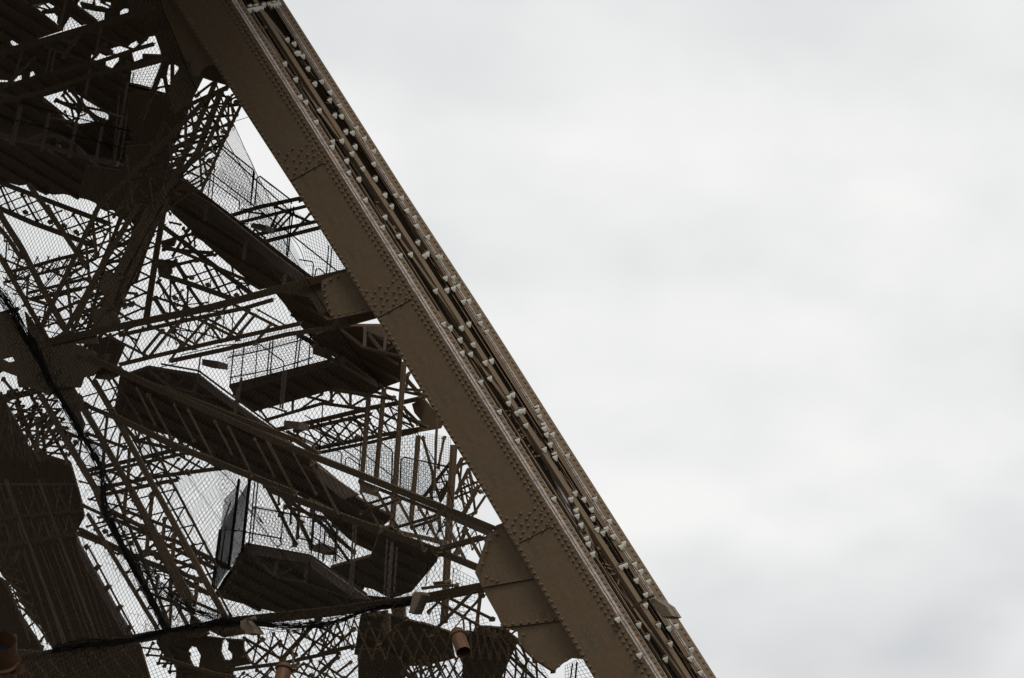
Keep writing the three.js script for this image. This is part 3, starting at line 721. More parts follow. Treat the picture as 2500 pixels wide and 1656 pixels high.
B('brace',6600,37,[10453,8660,10216,8233]);
B('web',6600,33,[10274,8284,10324,7685]);
B('web',6600,33,[9926,8096,10000,7518]);
B('web',6600,15,[9463,8092,9538,7696]);
B('web',6600,40,[10608,8033,9942,7706]);
B('web',6600,21,[10066,8748,9911,8807]);
B('web',6600,30,[10051,8745,9865,8810]);
B('web',6600,33,[10402,7584,10126,7094]);
B('web',6600,52,[10446,7631,10247,7374]);
B('web',6600,21,[10213,7431,9381,7080]);
B('web',6600,18,[10186,7375,9611,7200]);
B('web',6600,39,[9530,7324,9325,7031]);
X('lacing',6800,18,5,[10673,8435,9472,7647,10660,8091,10069,7714]);
X('lacing',6900,15,8,[10601,7682,9239,7698,10623,7258,9124,7164]);
end();
begin('lattice_girder','short lattice girder rising to the rib behind the upper mesh railing','girder','iron');
B('chord',7000,68,[9336,9291,8665,9323,7808,9295]);
B('chord',7000,57,[9087,9139,7744,9135]);
B('chord',7000,62,[8925,8854,7555,8824]);
B('chord',7000,67,[8681,8690,7477,8701]);
B('web',7100,36,[8451,8943,8172,9149]);
B('web',7100,36,[8352,8906,8061,9103]);
B('web',7100,41,[8084,8768,7728,9029]);
B('web',7100,36,[8499,8986,8386,9163]);
B('web',7100,42,[8402,9301,7775,8896]);
B('web',7100,31,[9013,9346,8687,9229]);
B('web',7100,31,[8855,8996,8664,8799]);
B('web',7100,37,[8937,8924,8750,9041]);
B('web',7100,31,[7923,9284,7823,9284]);
end();
begin('lattice_girder','cross braced lattice girder in the open gap below the middle stair','girder','iron');
B('chord',7000,74,[12522,5366,11318,5400,10352,5436]);
B('chord',7000,58,[12472,5280,10203,5336]);
B('chord',7000,69,[12375,5022,11023,5026,9364,4940]);
B('chord',7000,68,[12220,4888,11029,4907,10588,4902]);
B('web',7100,37,[11393,5405,10657,4958]);
B('web',7100,37,[11103,5401,10448,4990]);
B('web',7100,36,[10736,5416,10138,5026]);
B('web',7100,31,[10426,5398,9882,5027]);
B('web',7100,32,[11848,5325,11540,5100]);
B('web',7100,37,[11515,5074,11239,5314]);
B('web',7100,37,[11277,5079,10974,5358]);
B('web',7100,31,[10912,5053,10639,5281]);
B('web',7100,36,[10653,5023,10276,5308]);
B('web',7100,31,[10447,5011,10232,5171]);
B('web',7100,31,[10138,5026,9952,5146]);
B('web',7100,37,[12101,5079,11876,5307]);
B('lower_chord',7100,58,[11786,6089,11482,5738,10835,5509]);
B('web',7100,42,[11421,5894,11482,5738]);
B('web',7100,37,[11456,5734,11084,5770]);
B('web',7100,42,[10835,5509,10259,5609,9923,5638]);
B('web',7100,36,[10667,5722,10835,5509]);
B('web',7100,36,[10596,5600,9654,5442]);
B('web',7100,41,[10428,5355,9418,5166]);
X('lacing',7200,22,8,[11860,6117,9991,5665,11465,5452,9736,5232]);
end();
begin('lattice_girder','lattice girder in the bright gap behind the row of vertical posts','girder','iron');
B('chord',6500,75,[8233,5292,7366,5310,6446,5345,5915,5333,5503,5342]);
B('chord',6500,59,[7948,5212,7206,5230,6454,5244]);
B('chord',6500,64,[7684,4857,6320,4874,5499,4856]);
B('chord',6500,54,[7594,4780,6558,4792,5637,4829]);
B('web',6600,34,[6933,5281,6401,4903]);
B('web',6600,34,[6864,5259,6598,5059]);
B('web',6600,35,[7672,4911,7172,5240]);
B('web',6600,34,[7341,4876,6914,5216]);
B('web',6600,34,[7104,4888,6565,5187]);
B('web',6600,35,[7646,5280,7170,4950]);
B('web',6600,30,[8106,5254,7551,4932]);
B('web',6600,35,[8070,5081,7816,5267]);
B('web',6600,34,[6535,4966,6077,5194]);
B('web',6600,34,[6351,5242,5797,4962]);
B('upper_chord',6700,55,[8593,5542,7469,5630,6656,5383,6351,5401]);
B('upper_chord',6700,45,[7770,5799,7326,5615]);
B('web',6600,40,[7977,5735,7992,5580]);
B('web',6600,45,[7227,5790,7252,5607]);
B('web',6600,44,[6881,5655,6895,5471]);
B('web',6600,35,[7112,5738,6918,5485]);
B('web',6600,35,[7147,5744,7300,5605]);
B('web',6600,34,[6595,5552,6848,5463]);
B('web',6600,35,[7867,5569,7420,5762]);
B('web',6600,30,[8416,5728,8132,5594]);
B('web',6600,35,[8615,5700,8480,5507]);
X('lacing',6900,21,10,[8440,5388,6139,5438,7933,4955,5717,4953]);
end();
begin('lattice_girder','cross braced lattice girder with small floodlights low at left behind the brace','girder','iron');
B('chord',7000,74,[12726,4377,11840,3878,11002,3438,10090,2891]);
B('chord',7000,69,[12783,4320,11329,3612,10326,3175]);
B('chord',7000,68,[11509,4196,10696,3862,9618,3243]);
B('chord',7000,62,[11256,4029,9916,3285]);
B('chord',7000,57,[11218,3767,10291,3338]);
B('web',7100,32,[12614,4415,12263,4450]);
B('web',7100,32,[12455,4348,12132,4387]);
B('web',7100,31,[12010,4151,11377,4144]);
B('web',7100,31,[11907,4071,11327,4093]);
B('web',7100,31,[11265,3783,11029,3814]);
B('web',7100,31,[10839,3509,10375,3549]);
B('web',7100,31,[10766,3435,10329,3479]);
B('web',7100,31,[10292,3221,9987,3262]);
B('web',7100,36,[10695,3319,10297,3137]);
B('web',7100,41,[11067,3584,10572,3684]);
B('web',7100,42,[11473,3792,11206,3904]);
B('web',7100,36,[10525,3613,10229,3444]);
B('chord',7000,63,[12046,4602,11302,4165]);
B('chord',7000,58,[11973,4439,11357,4109]);
B('web',7100,36,[10175,3499,10058,3335]);
B('web',7100,36,[10351,3525,10173,3541]);
B('web',7100,52,[11641,4118,11473,3792]);
B('web',7100,31,[10651,3186,10444,3242]);
X('lacing',7200,22,12,[12882,4422,10228,2926,12939,4364,10480,2960]);
X('lacing',7200,21,8,[11657,4240,9753,3281,11402,4072,10053,3323]);
end();
begin('bracing_frame','open lattice frame of crossed bars beside the rib above the lower gusset','girder','iron');
B('chord',5000,53,[4815,3452,4292,3919]);
B('chord',5000,66,[4524,3374,4106,3932]);
B('chord',5000,58,[4262,3410,4011,3763]);
B('chord',5000,68,[4168,3091,3865,3489]);
B('chord',5000,39,[4026,3048,3771,3322]);
B('web',5100,40,[4795,4371,4669,3784]);
B('web',5100,37,[4438,4311,4573,3890]);
B('web',5100,29,[4254,3849,4189,3192]);
B('web',5100,31,[4065,3763,4028,3418]);
B('web',5100,34,[4031,3386,4018,3123]);
B('web',5100,32,[4160,3944,4235,3582]);
B('web',5100,32,[4236,3500,3936,3567]);
B('web',5100,32,[4319,3393,3994,3457]);
B('web',5100,29,[4267,3845,4117,3876]);
B('web',5100,34,[4292,3137,4166,3173]);
B('web',5100,26,[4173,3092,4049,3117]);
B('web',5100,26,[4648,3593,4579,3384]);
B('web',5100,40,[4668,3795,4741,3376]);
B('web',5100,26,[4322,2930,4300,2764]);
B('web',5100,31,[4416,2564,4191,2889]);
B('web',5100,32,[4447,3627,4556,3512]);
B('web',5100,39,[4628,2954,4622,3314]);
B('web',5100,24,[4827,3246,4896,3015]);
B('web',5100,24,[4627,2964,4473,3039]);
B('web',5100,58,[4360,2591,4210,2866]);
B('web',5100,24,[4050,4069,4148,3942]);
B('web',5100,51,[5131,4968,4739,4976]);
B('web',5100,51,[5145,4796,4734,4513]);
B('web',5100,46,[5094,4884,4856,4611]);
B('web',5100,42,[5350,5241,4736,5005]);
B('web',5100,42,[5573,5222,5254,5068,5134,4930]);
S('plate',5200,60,[4994,4941,4793,5002,4580,4714,4506,4566,4555,4498,4922,4503,4865,4667,4962,4800]);
B('web',5100,51,[5033,5359,4778,5022]);
B('web',5100,41,[5071,5171,4793,5102]);
B('web',5100,41,[4966,5386,5029,5144]);
B('web',5100,37,[5017,5298,4857,5113]);
X('lacing',5300,20,5,[4980,3514,4452,3986,4804,3376,4259,3910]);
X('lacing',5300,20,4,[4420,3493,4169,3818,4300,3167,4021,3541]);
X('lacing',5400,18,6,[4986,3372,4039,2844,5018,2989,4123,2584]);
end();
begin('iron_post','brown iron post, leftmost of the row of vertical posts above the long brace','post','paint');
B('shaft',3200,67,[4574,4672,4794,3424,4766,3572]);
B('flange',3150,20,[4545,4659,4764,3413,4737,3560]);
end();
begin('iron_post','brown iron post, second from the left above the long brace','post','paint');
B('shaft',3450,67,[4458,4803,4704,3460]);
B('flange',3400,21,[4429,4789,4675,3449]);
end();
begin('iron_post','tallest brown iron post, its top against the dark stair underside','post','paint');
B('shaft',3700,76,[4244,5195,4634,2830]);
B('flange',3650,23,[4217,5181,4605,2820]);
end();
begin('iron_post','brown iron post just left of the pair of slanting bars','post','paint');
B('shaft',3950,68,[4234,4144,4467,2868]);
B('flange',3900,21,[4206,4132,4439,2859]);
end();
begin('iron_post','thin brown iron post next to the rib under the small dark plate','post','paint');
B('shaft',4200,38,[4041,4416,4180,3362]);
B('flange',4150,11,[4014,4404,4153,3352]);
end();
begin('iron_post','broad brown twin channel iron post beside the rib','post','paint');
B('shaft',4450,103,[3937,4028,4118,2893,4321,1493]);
B('flange',4400,30,[3911,4017,4091,2883,4294,1486]);
end();
begin('iron_column','brown upright column standing behind the diagonal brace left of the upper stair','column','paint');
B('shaft',2200,88,[7099,8136,7236,7783,7367,7274,7647,6132]);
B('flange',2100,18,[7061,8101,7197,7750,7334,7243,7613,6106]);
B('flange',2100,18,[6997,8087,7126,7734,7250,7226,7523,6088]);
end();
begin('gusset_plate','dark gusset plate with scalloped lower edge behind the top of the rib','gusset plate','paint');
S('plate',120,25,[5851,10363,5402,10238,4607,8590,4732,8674,4821,8776,4904,8786,4988,8771,5038,8731,5065,8680,5171,8707,5202,8794,5208,8901,5288,8974,5352,9129]);
S('plate',450,30,[5480,9128,5333,9144,4959,8919,4790,8538,4882,8603,5138,8736,5255,8803,5347,8677,5492,8478,5740,8390,5788,8873,5632,9027]);
S('plate',600,30,[6492,10446,5640,10213,5354,9277,5578,9038,5988,9292,6098,9657,6316,10036,6550,10156]);
end();
begin('gusset_plate','plain brown gusset plate joining the long lattice girder to the rib','gusset plate','paint');
S('plate',100,22,[3358,5402,3342,5448,3098,5495,2940,5482,2641,4920,3252,4917,3316,5078,3355,5268]);
RV(90,[3296,5387,3312,5307,3308,5223,3286,5136,3255,5047,3215,4957,3114,4945,3002,4944,2891,4942,2780,4940,3209,5427,3095,5446]);
S('flange',40,60,[3234,4908,2606,4912,2607,4896,3226,4890]);
S('web_plate',300,40,[3354,4969,2756,4975,2691,4871,3100,4852,3269,4852]);
S('web_plate',350,40,[3744,5551,3506,5528,3500,5350,3451,5105,3547,5091,3719,5360,4133,5511]);
end();
begin('gusset_plate','large brown gusset plate with two rivetted ribs joining the bottom girder to the rib','gusset plate','paint');
S('plate',100,22,[1220,1895,1033,1902,923,1813,626,1263,374,816,141,234,314,270,432,226,553,154,783,312,977,526,981,659,1174,736,1228,883,1356,1139,1398,1235,1482,1434,1284,1837]);
S('flange',75,30,[1382,1266,595,1278,589,1252,1376,1240]);
S('flange',75,30,[1191,773,337,739,330,712,1170,732]);
RV(75,[1320,1349,1251,1310,1178,1285,1126,757,1018,755,910,752,803,750,696,746,589,743,484,738,941,506,898,610,1082,693,1143,1843,1234,1781,1296,1654,1360,1513,800,342,676,269,471,200,369,253]);
S('bearing_box',300,60,[1312,1946,1248,1990,1161,2007,1118,1924,1162,1908,1271,1929]);
end();
begin('landing','dark landing with curved iron railing ornament at the upper left','landing','dark');
S2('soffit',[10331,9703,2200],-1.1672,45,[0,0,-649,-607,-1405,-1313,-1988,-1885,-1535,-2540,-1041,-2324,-568,-2235,-498,-2131,-440,-2090,-480,-2015,-468,-1942,-122,-1631,39,-1593,155,-1512,218,-1480,269,-1373,302,-1225,447,-1202,584,-1075,780,-985]);
S('web_plate',4200,30,[11993,10845,10959,10493,10279,10179,10016,9739,12007,10408]);
S('edge_beam',1900,60,[10051,9575,9412,9293,8732,8976,7804,8581,7834,8509,8761,8925,9441,9248,10054,9499]);
S('arch',1850,50,[9427,9283,9300,9329,9147,9327,8955,9282,8779,9199,8619,9092,8488,8968,8384,8863,8334,8771,8454,8811,8491,8888,8622,9011,8755,9124,8875,9199,9039,9249,9177,9265,9275,9235]);
S('arch',1850,50,[8876,9176,8781,9153,8796,9122,8864,9138]);
S('arch',1850,50,[8893,9087,8825,9071,8827,9025,8882,9038]);
B('post',1800,68,[9492,9837,9666,9256]);
B('post',1800,46,[8945,9574,9118,9010]);
B('post',1800,48,[8432,9368,8599,8785]);
B('post',1800,45,[7976,9131,8135,8563]);
T('top_rail',1800,9,[9477,9874,8498,9407,7447,8924]);
T('mid_rail',1800,8,[9960,9797,8725,9218,7603,8700]);
end();
begin('stair_tower','dark stair flights and soffits filling the upper left corner behind the landing','staircase','dark');
S2('soffit',[11342,12747,3500],-1.1672,45,[0,0,-602,-230,-428,-476,-473,-717,-552,-1142,400,-1165,367,-1062,417,-1004,523,-1080,539,-1180,921,-1163]);
S2('soffit',[10650,12593,3600],-1.1672,45,[0,0,-771,-295,-654,-432,-576,-476,-546,-538,-574,-622,-650,-948,-336,-922,-288,-680,-29,-843,55,-925,24,-711,-81,-601,-77,-516,111,-463,114,-406,3,-421,-131,-426,-196,-349,-216,-293,-70,-246,134,-214,152,-198]);
S2('soffit',[9417,12257,3600],-1.1672,45,[0,0,-40,-15,84,-165,145,-269,52,-322,-10,-400,73,-433,363,-222,331,-98,182,-218,84,-129]);
S2('soffit',[9374,12246,3600],-1.1672,45,[0,0,-987,-378,-670,-833,-274,-564,-319,-482,-250,-455,-108,-510,-110,-547,238,-580,112,-426,-63,-348,-124,-263,-28,-172,76,-114]);
S2('soffit',[8159,11566,3600],-1.1672,45,[3095,263,1815,112,1679,116,1688,65,1476,112,1451,66,1284,75,855,66,652,88,0,0,259,-331,343,-389,521,-376,713,-486,698,-382,819,-410,906,-450,1010,-393,1225,-385,1262,-519,1388,-509,1449,-412,1582,-492,1588,-378,1729,-530,2471,-460,2821,-481,2783,-371,2847,-376,2950,-490,3150,-530,3035,-382,3094,-379,3305,-473,3354,-397,3545,-306]);
S2('soffit',[8699,11024,3600],-1.1672,45,[2596,231,2286,125,1956,124,1824,141,750,99,511,10,584,-91,535,-183,306,-67,234,33,0,0,89,-185,-98,-164,-148,-74,-453,-206,-428,-324,237,-313,459,-564,202,-838,5,-1034,300,-1674,1124,-1371,1278,-964,1340,-501,1397,-319,1576,-319,2028,-322,2073,-401,1998,-640,2069,-1221,3369,-744]);
S2('soffit',[8049,9916,3600],-1.1672,45,[1904,517,1634,296,1582,211,1378,174,1064,133,957,279,773,101,0,0,891,-1290,1559,-794,2424,25]);
S2('soffit',[8910,9588,3600],-1.1672,45,[1544,-801,1024,-259,458,-599,0,0,-696,-254,-679,-361,-359,-701,-311,-916,-274,-1137,160,-1497,433,-1743,584,-1771,1028,-2110,1114,-1809,1069,-1578,1235,-1519,1189,-1331,1295,-1294,1367,-1126]);
B('flight_edge',3400,43,[10280,12065,10036,11835]);
B('flight_edge',3400,20,[10475,12258,10330,12123]);
B('beam',3400,49,[10293,12107,9952,12079]);
B('beam',3400,32,[10258,12263,10114,12110]);
B('beam',3400,31,[9135,11985,8925,11841]);
B('beam',3400,29,[10408,12240,10174,12120]);
B('rail',3400,20,[9533,10503,9049,10053]);
B('rail',3400,23,[9531,10552,9160,10141]);
B('web',3400,43,[9891,10642,9614,10289,9167,9983]);
B('web',3400,57,[9745,10655,9610,10387]);
B('web',3400,57,[9788,10654,9609,10423,9268,9959]);
B('web',3400,37,[9937,10591,9785,10368,9736,10146]);
B('web',3400,37,[9870,10438,9048,10089]);
B('web',3400,42,[9548,10495,9650,10125]);
B('web',3400,42,[9458,10226,9168,9947]);
B('web',3400,31,[10304,10620,9683,10034]);
B('web',3400,57,[10071,10537,9616,10252]);
B('web',3400,23,[9904,10310,9810,10126,9518,10167]);
B('post',2600,35,[8074,10103,8158,9769,8391,8906]);
B('post',2600,22,[8247,9933,8402,8955]);
B('post',2600,22,[8061,9804,8268,8901]);
B('post',2600,36,[9180,11747,9355,11302]);
B('post',2600,25,[9524,11004,9623,10651]);
B('post',2600,25,[9425,10978,9524,10638]);
B('post',2600,30,[8526,11132,8671,10686]);
B('post',2600,36,[8778,10485,8879,10090]);
B('apron',2800,71,[10694,10612,10404,10466]);
B('apron',2800,56,[9460,11236,9222,11088]);
B('apron',2800,69,[8665,10833,8473,10747]);
end();
begin('stair_flight','dark stair underside with brown stringer descending right from the trunk to the middle gusset','staircase','dark');
S2('soffit',[7430,8518,2600],-1.1672,45,[0,0,-139,-331,-693,-3093,-446,-3112,-340,-3093,288,-3035,396,-2246,448,-1717,506,-868,443,-439]);
S2('soffit',[5021,6354,2800],-1.1672,45,[764,41,0,0,282,-676,550,-2076,742,-1803,868,-1211,846,-748,788,-306]);
B('tread_edge',2500,50,[6991,8186,4940,6301]);
S('stringer',2400,90,[6991,8111,6521,7755,5497,6776,4941,6280,5108,6277,5549,6637,6155,7274,6637,7665,6953,7986]);
B('post',2300,36,[6551,7737,6594,7497]);
B('post',2300,44,[5907,7027,5966,6776]);
B('post',2300,48,[5276,6410,5320,6234]);
B('web',2500,23,[7203,8009,5938,6967,5442,6357]);
B('web',2500,31,[5943,6892,5526,6692]);
end();
begin('stair_flight','brown stair landing and flight in the middle with dark underside and small truss','staircase','dark');
S2('soffit',[8061,5648,2800],-1.1672,45,[587,-83,0,0,-584,-436,-894,-2226,-1025,-3178,-1134,-4279,-1370,-4964,-1006,-5186,-529,-4583,-203,-3830,198,-3146,414,-2376,780,-1689,1325,-1177,1288,-893,913,-471]);
S('stringer',2600,80,[7803,5584,7037,5339,7062,5287,7783,5533]);
S('stringer',2600,80,[7048,5332,6397,4751,5687,4209,5812,4230,6464,4708,7066,5204]);
B('truss_bar',2700,41,[7969,5556,7602,5243]);
B('truss_bar',2700,49,[7645,5496,7686,5352]);
B('truss_bar',2700,58,[7119,5334,7210,5088]);
B('truss_bar',2700,31,[7184,5346,7590,5260]);
B('truss_bar',2700,31,[7602,5252,7144,5076]);
B('web',2700,31,[7167,5071,6502,4841]);
B('post',2500,48,[6293,4973,6405,4553]);
B('post',2500,22,[6907,5606,6995,5211]);
B('tread_edge',2500,27,[7618,5569,6965,5346,5642,4222]);
end();
begin('landing','dark stair landing slab with scissor railings left of the rib in the middle','landing','dark');
S2('soffit',[5085,5344,3400],-1.1672,45,[2032,-95,0,0,-179,-875,183,-1017,560,-666,749,-691,2023,-808,2131,-522]);
S('face',3300,40,[6981,5251,5025,5315,4998,5254,6180,5201,6909,5143]);
S2('soffit',[4843,5697,3000],-1.1672,45,[465,-71,0,0,-591,-200,-444,-1006,-143,-1519,256,-1596,337,-1326,392,-727,402,-389]);
B('chord',3100,44,[5096,4822,4547,4651,4126,4521]);
S('pale_lit_face',2850,30,[4407,5583,4331,5495,3978,5309,3970,5408,4063,5517]);
B('truss_bar',2800,35,[4786,5647,4381,5259,3790,5017]);
B('truss_bar',2800,43,[4327,5558,4359,5273]);
B('truss_bar',2800,38,[4002,5350,4047,5141]);
B('truss_bar',2800,39,[4285,5440,4083,5148]);
B('truss_bar',2800,34,[4043,5140,3856,5195]);
S('box',3200,120,[5442,5590,5204,5489,5246,5357,5165,5295,5452,5442]);
B('web',3200,66,[5666,5764,5421,5586,5145,5291]);
B('post',3000,26,[5798,5228,5900,4672]);
B('post',3000,26,[5841,5236,5931,4696]);
B('post',3000,36,[6565,5257,6710,4684]);
end();
begin('stair_flight','lower stair landing with dark soffit, brown edge beam and truss above the bottom girder','staircase','dark');
S2('soffit',[6276,2672,2400],-1.1672,45,[0,0,-719,-580,-938,-1816,-1276,-1991,-426,-2002,505,-1936,814,-1628,1229,-1152]);
S('edge_beam',2200,70,[6100,2661,5077,2340,5103,2258,6067,2516]);
S('stringer',2200,70,[5097,2343,4198,1640,4449,1691,5068,2184]);
B('truss_bar',2300,38,[6093,2512,5723,2164]);
B('truss_bar',2300,46,[5689,2367,5727,2173]);
B('truss_bar',2300,29,[5723,2164,5205,2299]);
B('truss_bar',2300,46,[5202,2281,5249,2012]);
B('truss_bar',2300,29,[5704,2152,5264,2031]);
B('web',2300,25,[5245,2011,4567,1715]);
B('tread_edge',2100,29,[6053,2653,5014,2338,4173,1696]);
S2('soffit',[4081,2659,2700],-1.1672,45,[1429,-770,698,-652,205,-79,0,0,-236,-930,-150,-1051,632,-1725,1041,-1821,1149,-1499,1342,-1327]);
S2('soffit',[5479,3265,2900],-1.1672,45,[0,0,-322,-748,-726,-1054,-1080,-1983,-504,-1888,-127,-1547,-6,-1284,21,-901]);
S('edge_beam',2800,60,[3985,2604,3281,2362,3269,2275,3912,2524]);
S('edge_beam',2800,60,[5239,3695,4619,3205,4866,3172,5271,3539]);
S('plate',2800,40,[4586,3376,4295,3224,4323,3123,4576,3233]);
B('post',2000,25,[4245,2642,4383,1716]);
B('post',2000,20,[4200,2635,4341,1711]);
B('post',2000,45,[3673,2321,3793,1587]);
B('post',2000,24,[3747,2365,3850,1644]);
B('post',2000,20,[3607,2244,3702,1657]);
B('strut',2600,47,[5999,3525,5777,3080,5559,2623]);
B('strut',2600,56,[5757,3379,5457,2907,5297,2550]);
B('strut',2600,52,[5999,3525,5209,2923,4640,2385]);
B('strut',2600,43,[5687,3172,5086,2922]);
B('strut',2600,38,[5261,3054,4983,2661,4710,2257]);
B('strut',2600,38,[5067,2901,4828,2569]);
B('strut',2600,30,[5774,3435,5798,3225]);
B('strut',2600,43,[5455,3225,5521,2723]);
B('strut',2600,30,[5573,3315,5620,2932]);
B('post',2600,30,[5217,3100,5292,2619]);
B('post',2600,29,[4864,2766,4929,2288]);
B('post',2600,25,[5052,2829,5130,2316]);
end();
begin('stair_flight','broad dark stair enclosure with clamped pipe along its right edge at the lower left','staircase','dark');
S2('casing',[10795,5573,2600],-0.8834,40,[0,0,-172,-40,-105,-587,-9,-1013,-547,-1413,-311,-2073,1183,-1752]);
S2('casing',[10794,4285,2600],-0.8834,40,[0,0,-1310,-284,-1307,-361,-1193,-651,-1072,-916,-730,-1193,-662,-1450,-447,-3346,-158,-3496,964,-3454,1115,-3471,1108,-3206,1061,-2979,1093,-2565,1070,-2454,1019,-2148,1051,-1857,1062,-1799,1044,-1549]);
S2('casing',[11089,2961,2900],-0.8834,40,[0,0,-58,-93,47,-650,147,-910,142,-1051,157,-1445,186,-1640,696,-1663,1075,-1595]);
S('stringer',2400,60,[9211,3246,9083,3042,8270,1709,8382,1678,9111,2899]);
B('rail',2300,29,[8912,3081,8120,1683]);
B('bracket',2350,75,[8998,3034,8929,3070]);
B('bracket',2350,75,[8821,2698,8739,2760]);
B('bracket',2350,75,[8656,2376,8563,2445]);
B('bracket',2350,74,[8459,2061,8378,2131]);
B('bracket',2350,74,[8297,1754,8217,1815]);
B('tie_rod',2300,11,[11008,4287,10509,3052,10003,1785]);
B('tie_rod',2300,18,[10849,4350,10436,3041,9993,1809]);
B('tie_rod',2300,11,[10735,4219,10294,3021,9834,1755]);
B('tie_rod',2300,18,[10614,4278,10175,3004,9673,1726]);
B('tie_rod',2300,14,[10516,4296,10028,2983,9544,1693]);
B('tie_rod',2300,18,[10397,4270,9994,2979,9535,1692]);
B('tie_rod',2300,14,[10284,4117,9855,2959,9390,1682]);
B('tie_rod',2300,18,[10131,4098,9683,2934,9205,1725]);
B('tie_rod',2300,11,[10010,4185,9609,2924,9179,1713]);
B('tie_rod',2300,18,[9897,4128,9454,2902,8975,1653]);
B('tie_rod',2300,18,[9770,4039,9338,2885,8875,1632]);
B('tie_rod',2300,18,[9656,4155,9245,2872,8773,1618]);
B('tie_rod',2300,18,[9506,4060,9100,2852,8678,1609]);
B('tie_rod',2300,18,[9392,4068,8992,2836,8586,1598]);
B('tie_rod',2300,11,[9295,4088,8882,2821,8443,1573]);
X('lacing',2200,22,7,[10493,3040,10119,2323,10276,3232,9718,1943]);
X('lacing',2250,19,6,[10505,4024,9133,3922,10526,3349,9024,3239]);
B('beam',2200,59,[10486,3263,9030,3235]);
B('beam',2200,45,[10474,3674,8926,3569]);
B('chord',2200,41,[10290,4249,9275,1670]);
B('chord',2200,36,[9684,4152,8696,1616]);
X('lacing',2350,10,6,[10489,4970,9811,4567,10500,4636,9277,4325]);
X('lacing',2350,10,6,[10475,5419,9968,4793,10548,4868,9820,4303]);
B('web',2500,32,[10566,2778,10391,2363,9947,1735]);
B('web',2500,32,[10384,2567,10160,2259,9742,1692]);
B('web',2500,27,[10591,2726,10354,2749]);
B('web',2500,27,[10501,2583,10336,2598]);
B('web',2500,36,[10326,2206,10135,2311]);
B('web',2500,27,[10214,2044,10002,2146]);
B('web',2500,31,[9967,1829,9799,1991]);
B('lamp_tube',2300,50,[10297,2984,10151,3159]);
B('lamp_tube',2300,41,[10442,2865,10357,2937]);
end();
begin('ornament_panel','dark cast arch panel with round cut outs below the bottom girder','panel','dark');
S2('panel',[5861,1260,500],-0.4967,40,[556,61,0,0,-393,-106,-719,-172,-673,-264,-664,-345,-688,-431,-718,-502,-443,-513,-372,-608,-375,-691,503,-577,415,-367,547,-213,595,-38],[174,-211,80,-145,20,-169,-4,-287,99,-462,172,-442,188,-335],[-391,-142,-456,-120,-486,-176,-436,-262,-482,-320,-455,-390,-386,-422,-325,-403,-313,-287]);
S('boss',450,60,[5382,1436,5252,1335,5031,1278,5037,1176,5375,1172,5551,1269]);
S('boss',450,60,[5856,1526,5757,1456,5597,1247,5737,1208,5895,1247]);
S2('panel',[7743,1410,900],-0.4967,40,[1671,151,754,-23,0,0,-686,-105,-653,-673,1885,-345]);
X('lacing',800,28,9,[9292,1385,6943,1236,9299,1162,6894,878]);
X('lacing',700,27,4,[6934,1256,6236,743,6667,1277,6037,826]);
B('strut',550,35,[6363,1217,6193,911]);
B('strut',550,40,[6317,1202,5990,1038]);
B('strut',550,33,[6378,933,6232,1048]);
end();
begin('equipment_box','dark reddish plant housing behind the netting at the bottom centre','housing','dark');
S2('casing',[3582,1350,1600],-0.8834,30,[399,20,0,0,414,-819,856,-668]);
S2('casing',[3559,1312,1500],-0.8834,30,[0,0,-411,-269,-72,-1002,473,-934]);
S2('casing',[3164,1161,1700],-0.8834,30,[0,0,-317,-238,-165,-710,385,-781]);
S2('casing',[4188,945,1800],-0.8834,30,[0,0,-387,-70,-529,-405,-351,-716,301,-603]);
X('lacing',1200,21,7,[3846,1224,2458,898,3838,755,2423,583]);
X('lacing',1200,22,5,[3217,680,2378,623,3239,407,2405,309]);
S2('casing',[2082,947,1400],-0.8834,30,[387,-136,0,0,-217,-68,-334,-314,317,-1067,792,-985]);
X('lacing',1300,22,8,[2237,1007,1592,719,2380,602,1374,449]);
X('lacing',1600,22,8,[2576,642,1520,498,2601,361,1373,217]);
X('lacing',1500,19,6,[3249,687,2501,470,3269,434,2513,330]);
B('web',1300,42,[1786,895,1374,449,1149,284]);
B('web',1350,38,[2129,918,1422,211]);
B('web',1350,34,[1502,467,1631,205]);
B('web',1300,23,[2247,899,1528,653]);
B('web',1300,23,[2133,572,1580,845]);
S('hood',1300,60,[3725,1309,3569,1345,3519,1282,3598,1246]);
S('hood',1300,60,[3362,1346,3168,1339,3180,1191,3338,1240]);
S('hood',1300,60,[3476,1277,3401,1267,3409,1025,3500,971]);
B('bar',1200,14,[3737,1219,3263,912]);
B('bar',1200,14,[3990,1214,3511,910]);
B('web',1900,35,[3518,641,3391,456]);
B('web',1900,35,[3320,655,3326,449]);
B('web',1900,30,[3437,556,3064,605]);
B('web',1900,46,[3192,621,3144,427]);
B('web',1900,28,[3272,442,3045,566]);
B('web',1900,69,[3587,593,3423,460]);
end();
begin('small_floodlight','small dark floodlight on the left edge girder, first from the left','floodlight','dark','small floodlights on the rear girders');
L(6800,92,[13513,10245]);
end();
begin('small_floodlight','small dark floodlight on the left edge girder, second from the left','floodlight','dark','small floodlights on the rear girders');
L(6800,91,[12962,9938]);
end();
begin('small_floodlight','small dark floodlight on the left edge girder, third from the left','floodlight','dark','small floodlights on the rear girders');
L(6800,91,[12656,9804]);
end();
begin('small_floodlight','small dark floodlight on the left edge girder, fourth from the left','floodlight','dark','small floodlights on the rear girders');
L(6800,91,[12395,9631]);
end();
begin('small_floodlight','small dark floodlight on the girder below the upper stair, highest','floodlight','dark','small floodlights on the rear girders');
L(6300,88,[9645,8116]);
end();
begin('small_floodlight','small dark floodlight on the girder below the upper stair, second down','floodlight','dark','small floodlights on the rear girders');
L(6300,88,[9314,7921]);
end();
begin('small_floodlight','small dark floodlight on the girder below the upper stair, right against the black girder','floodlight','dark','small floodlights on the rear girders');
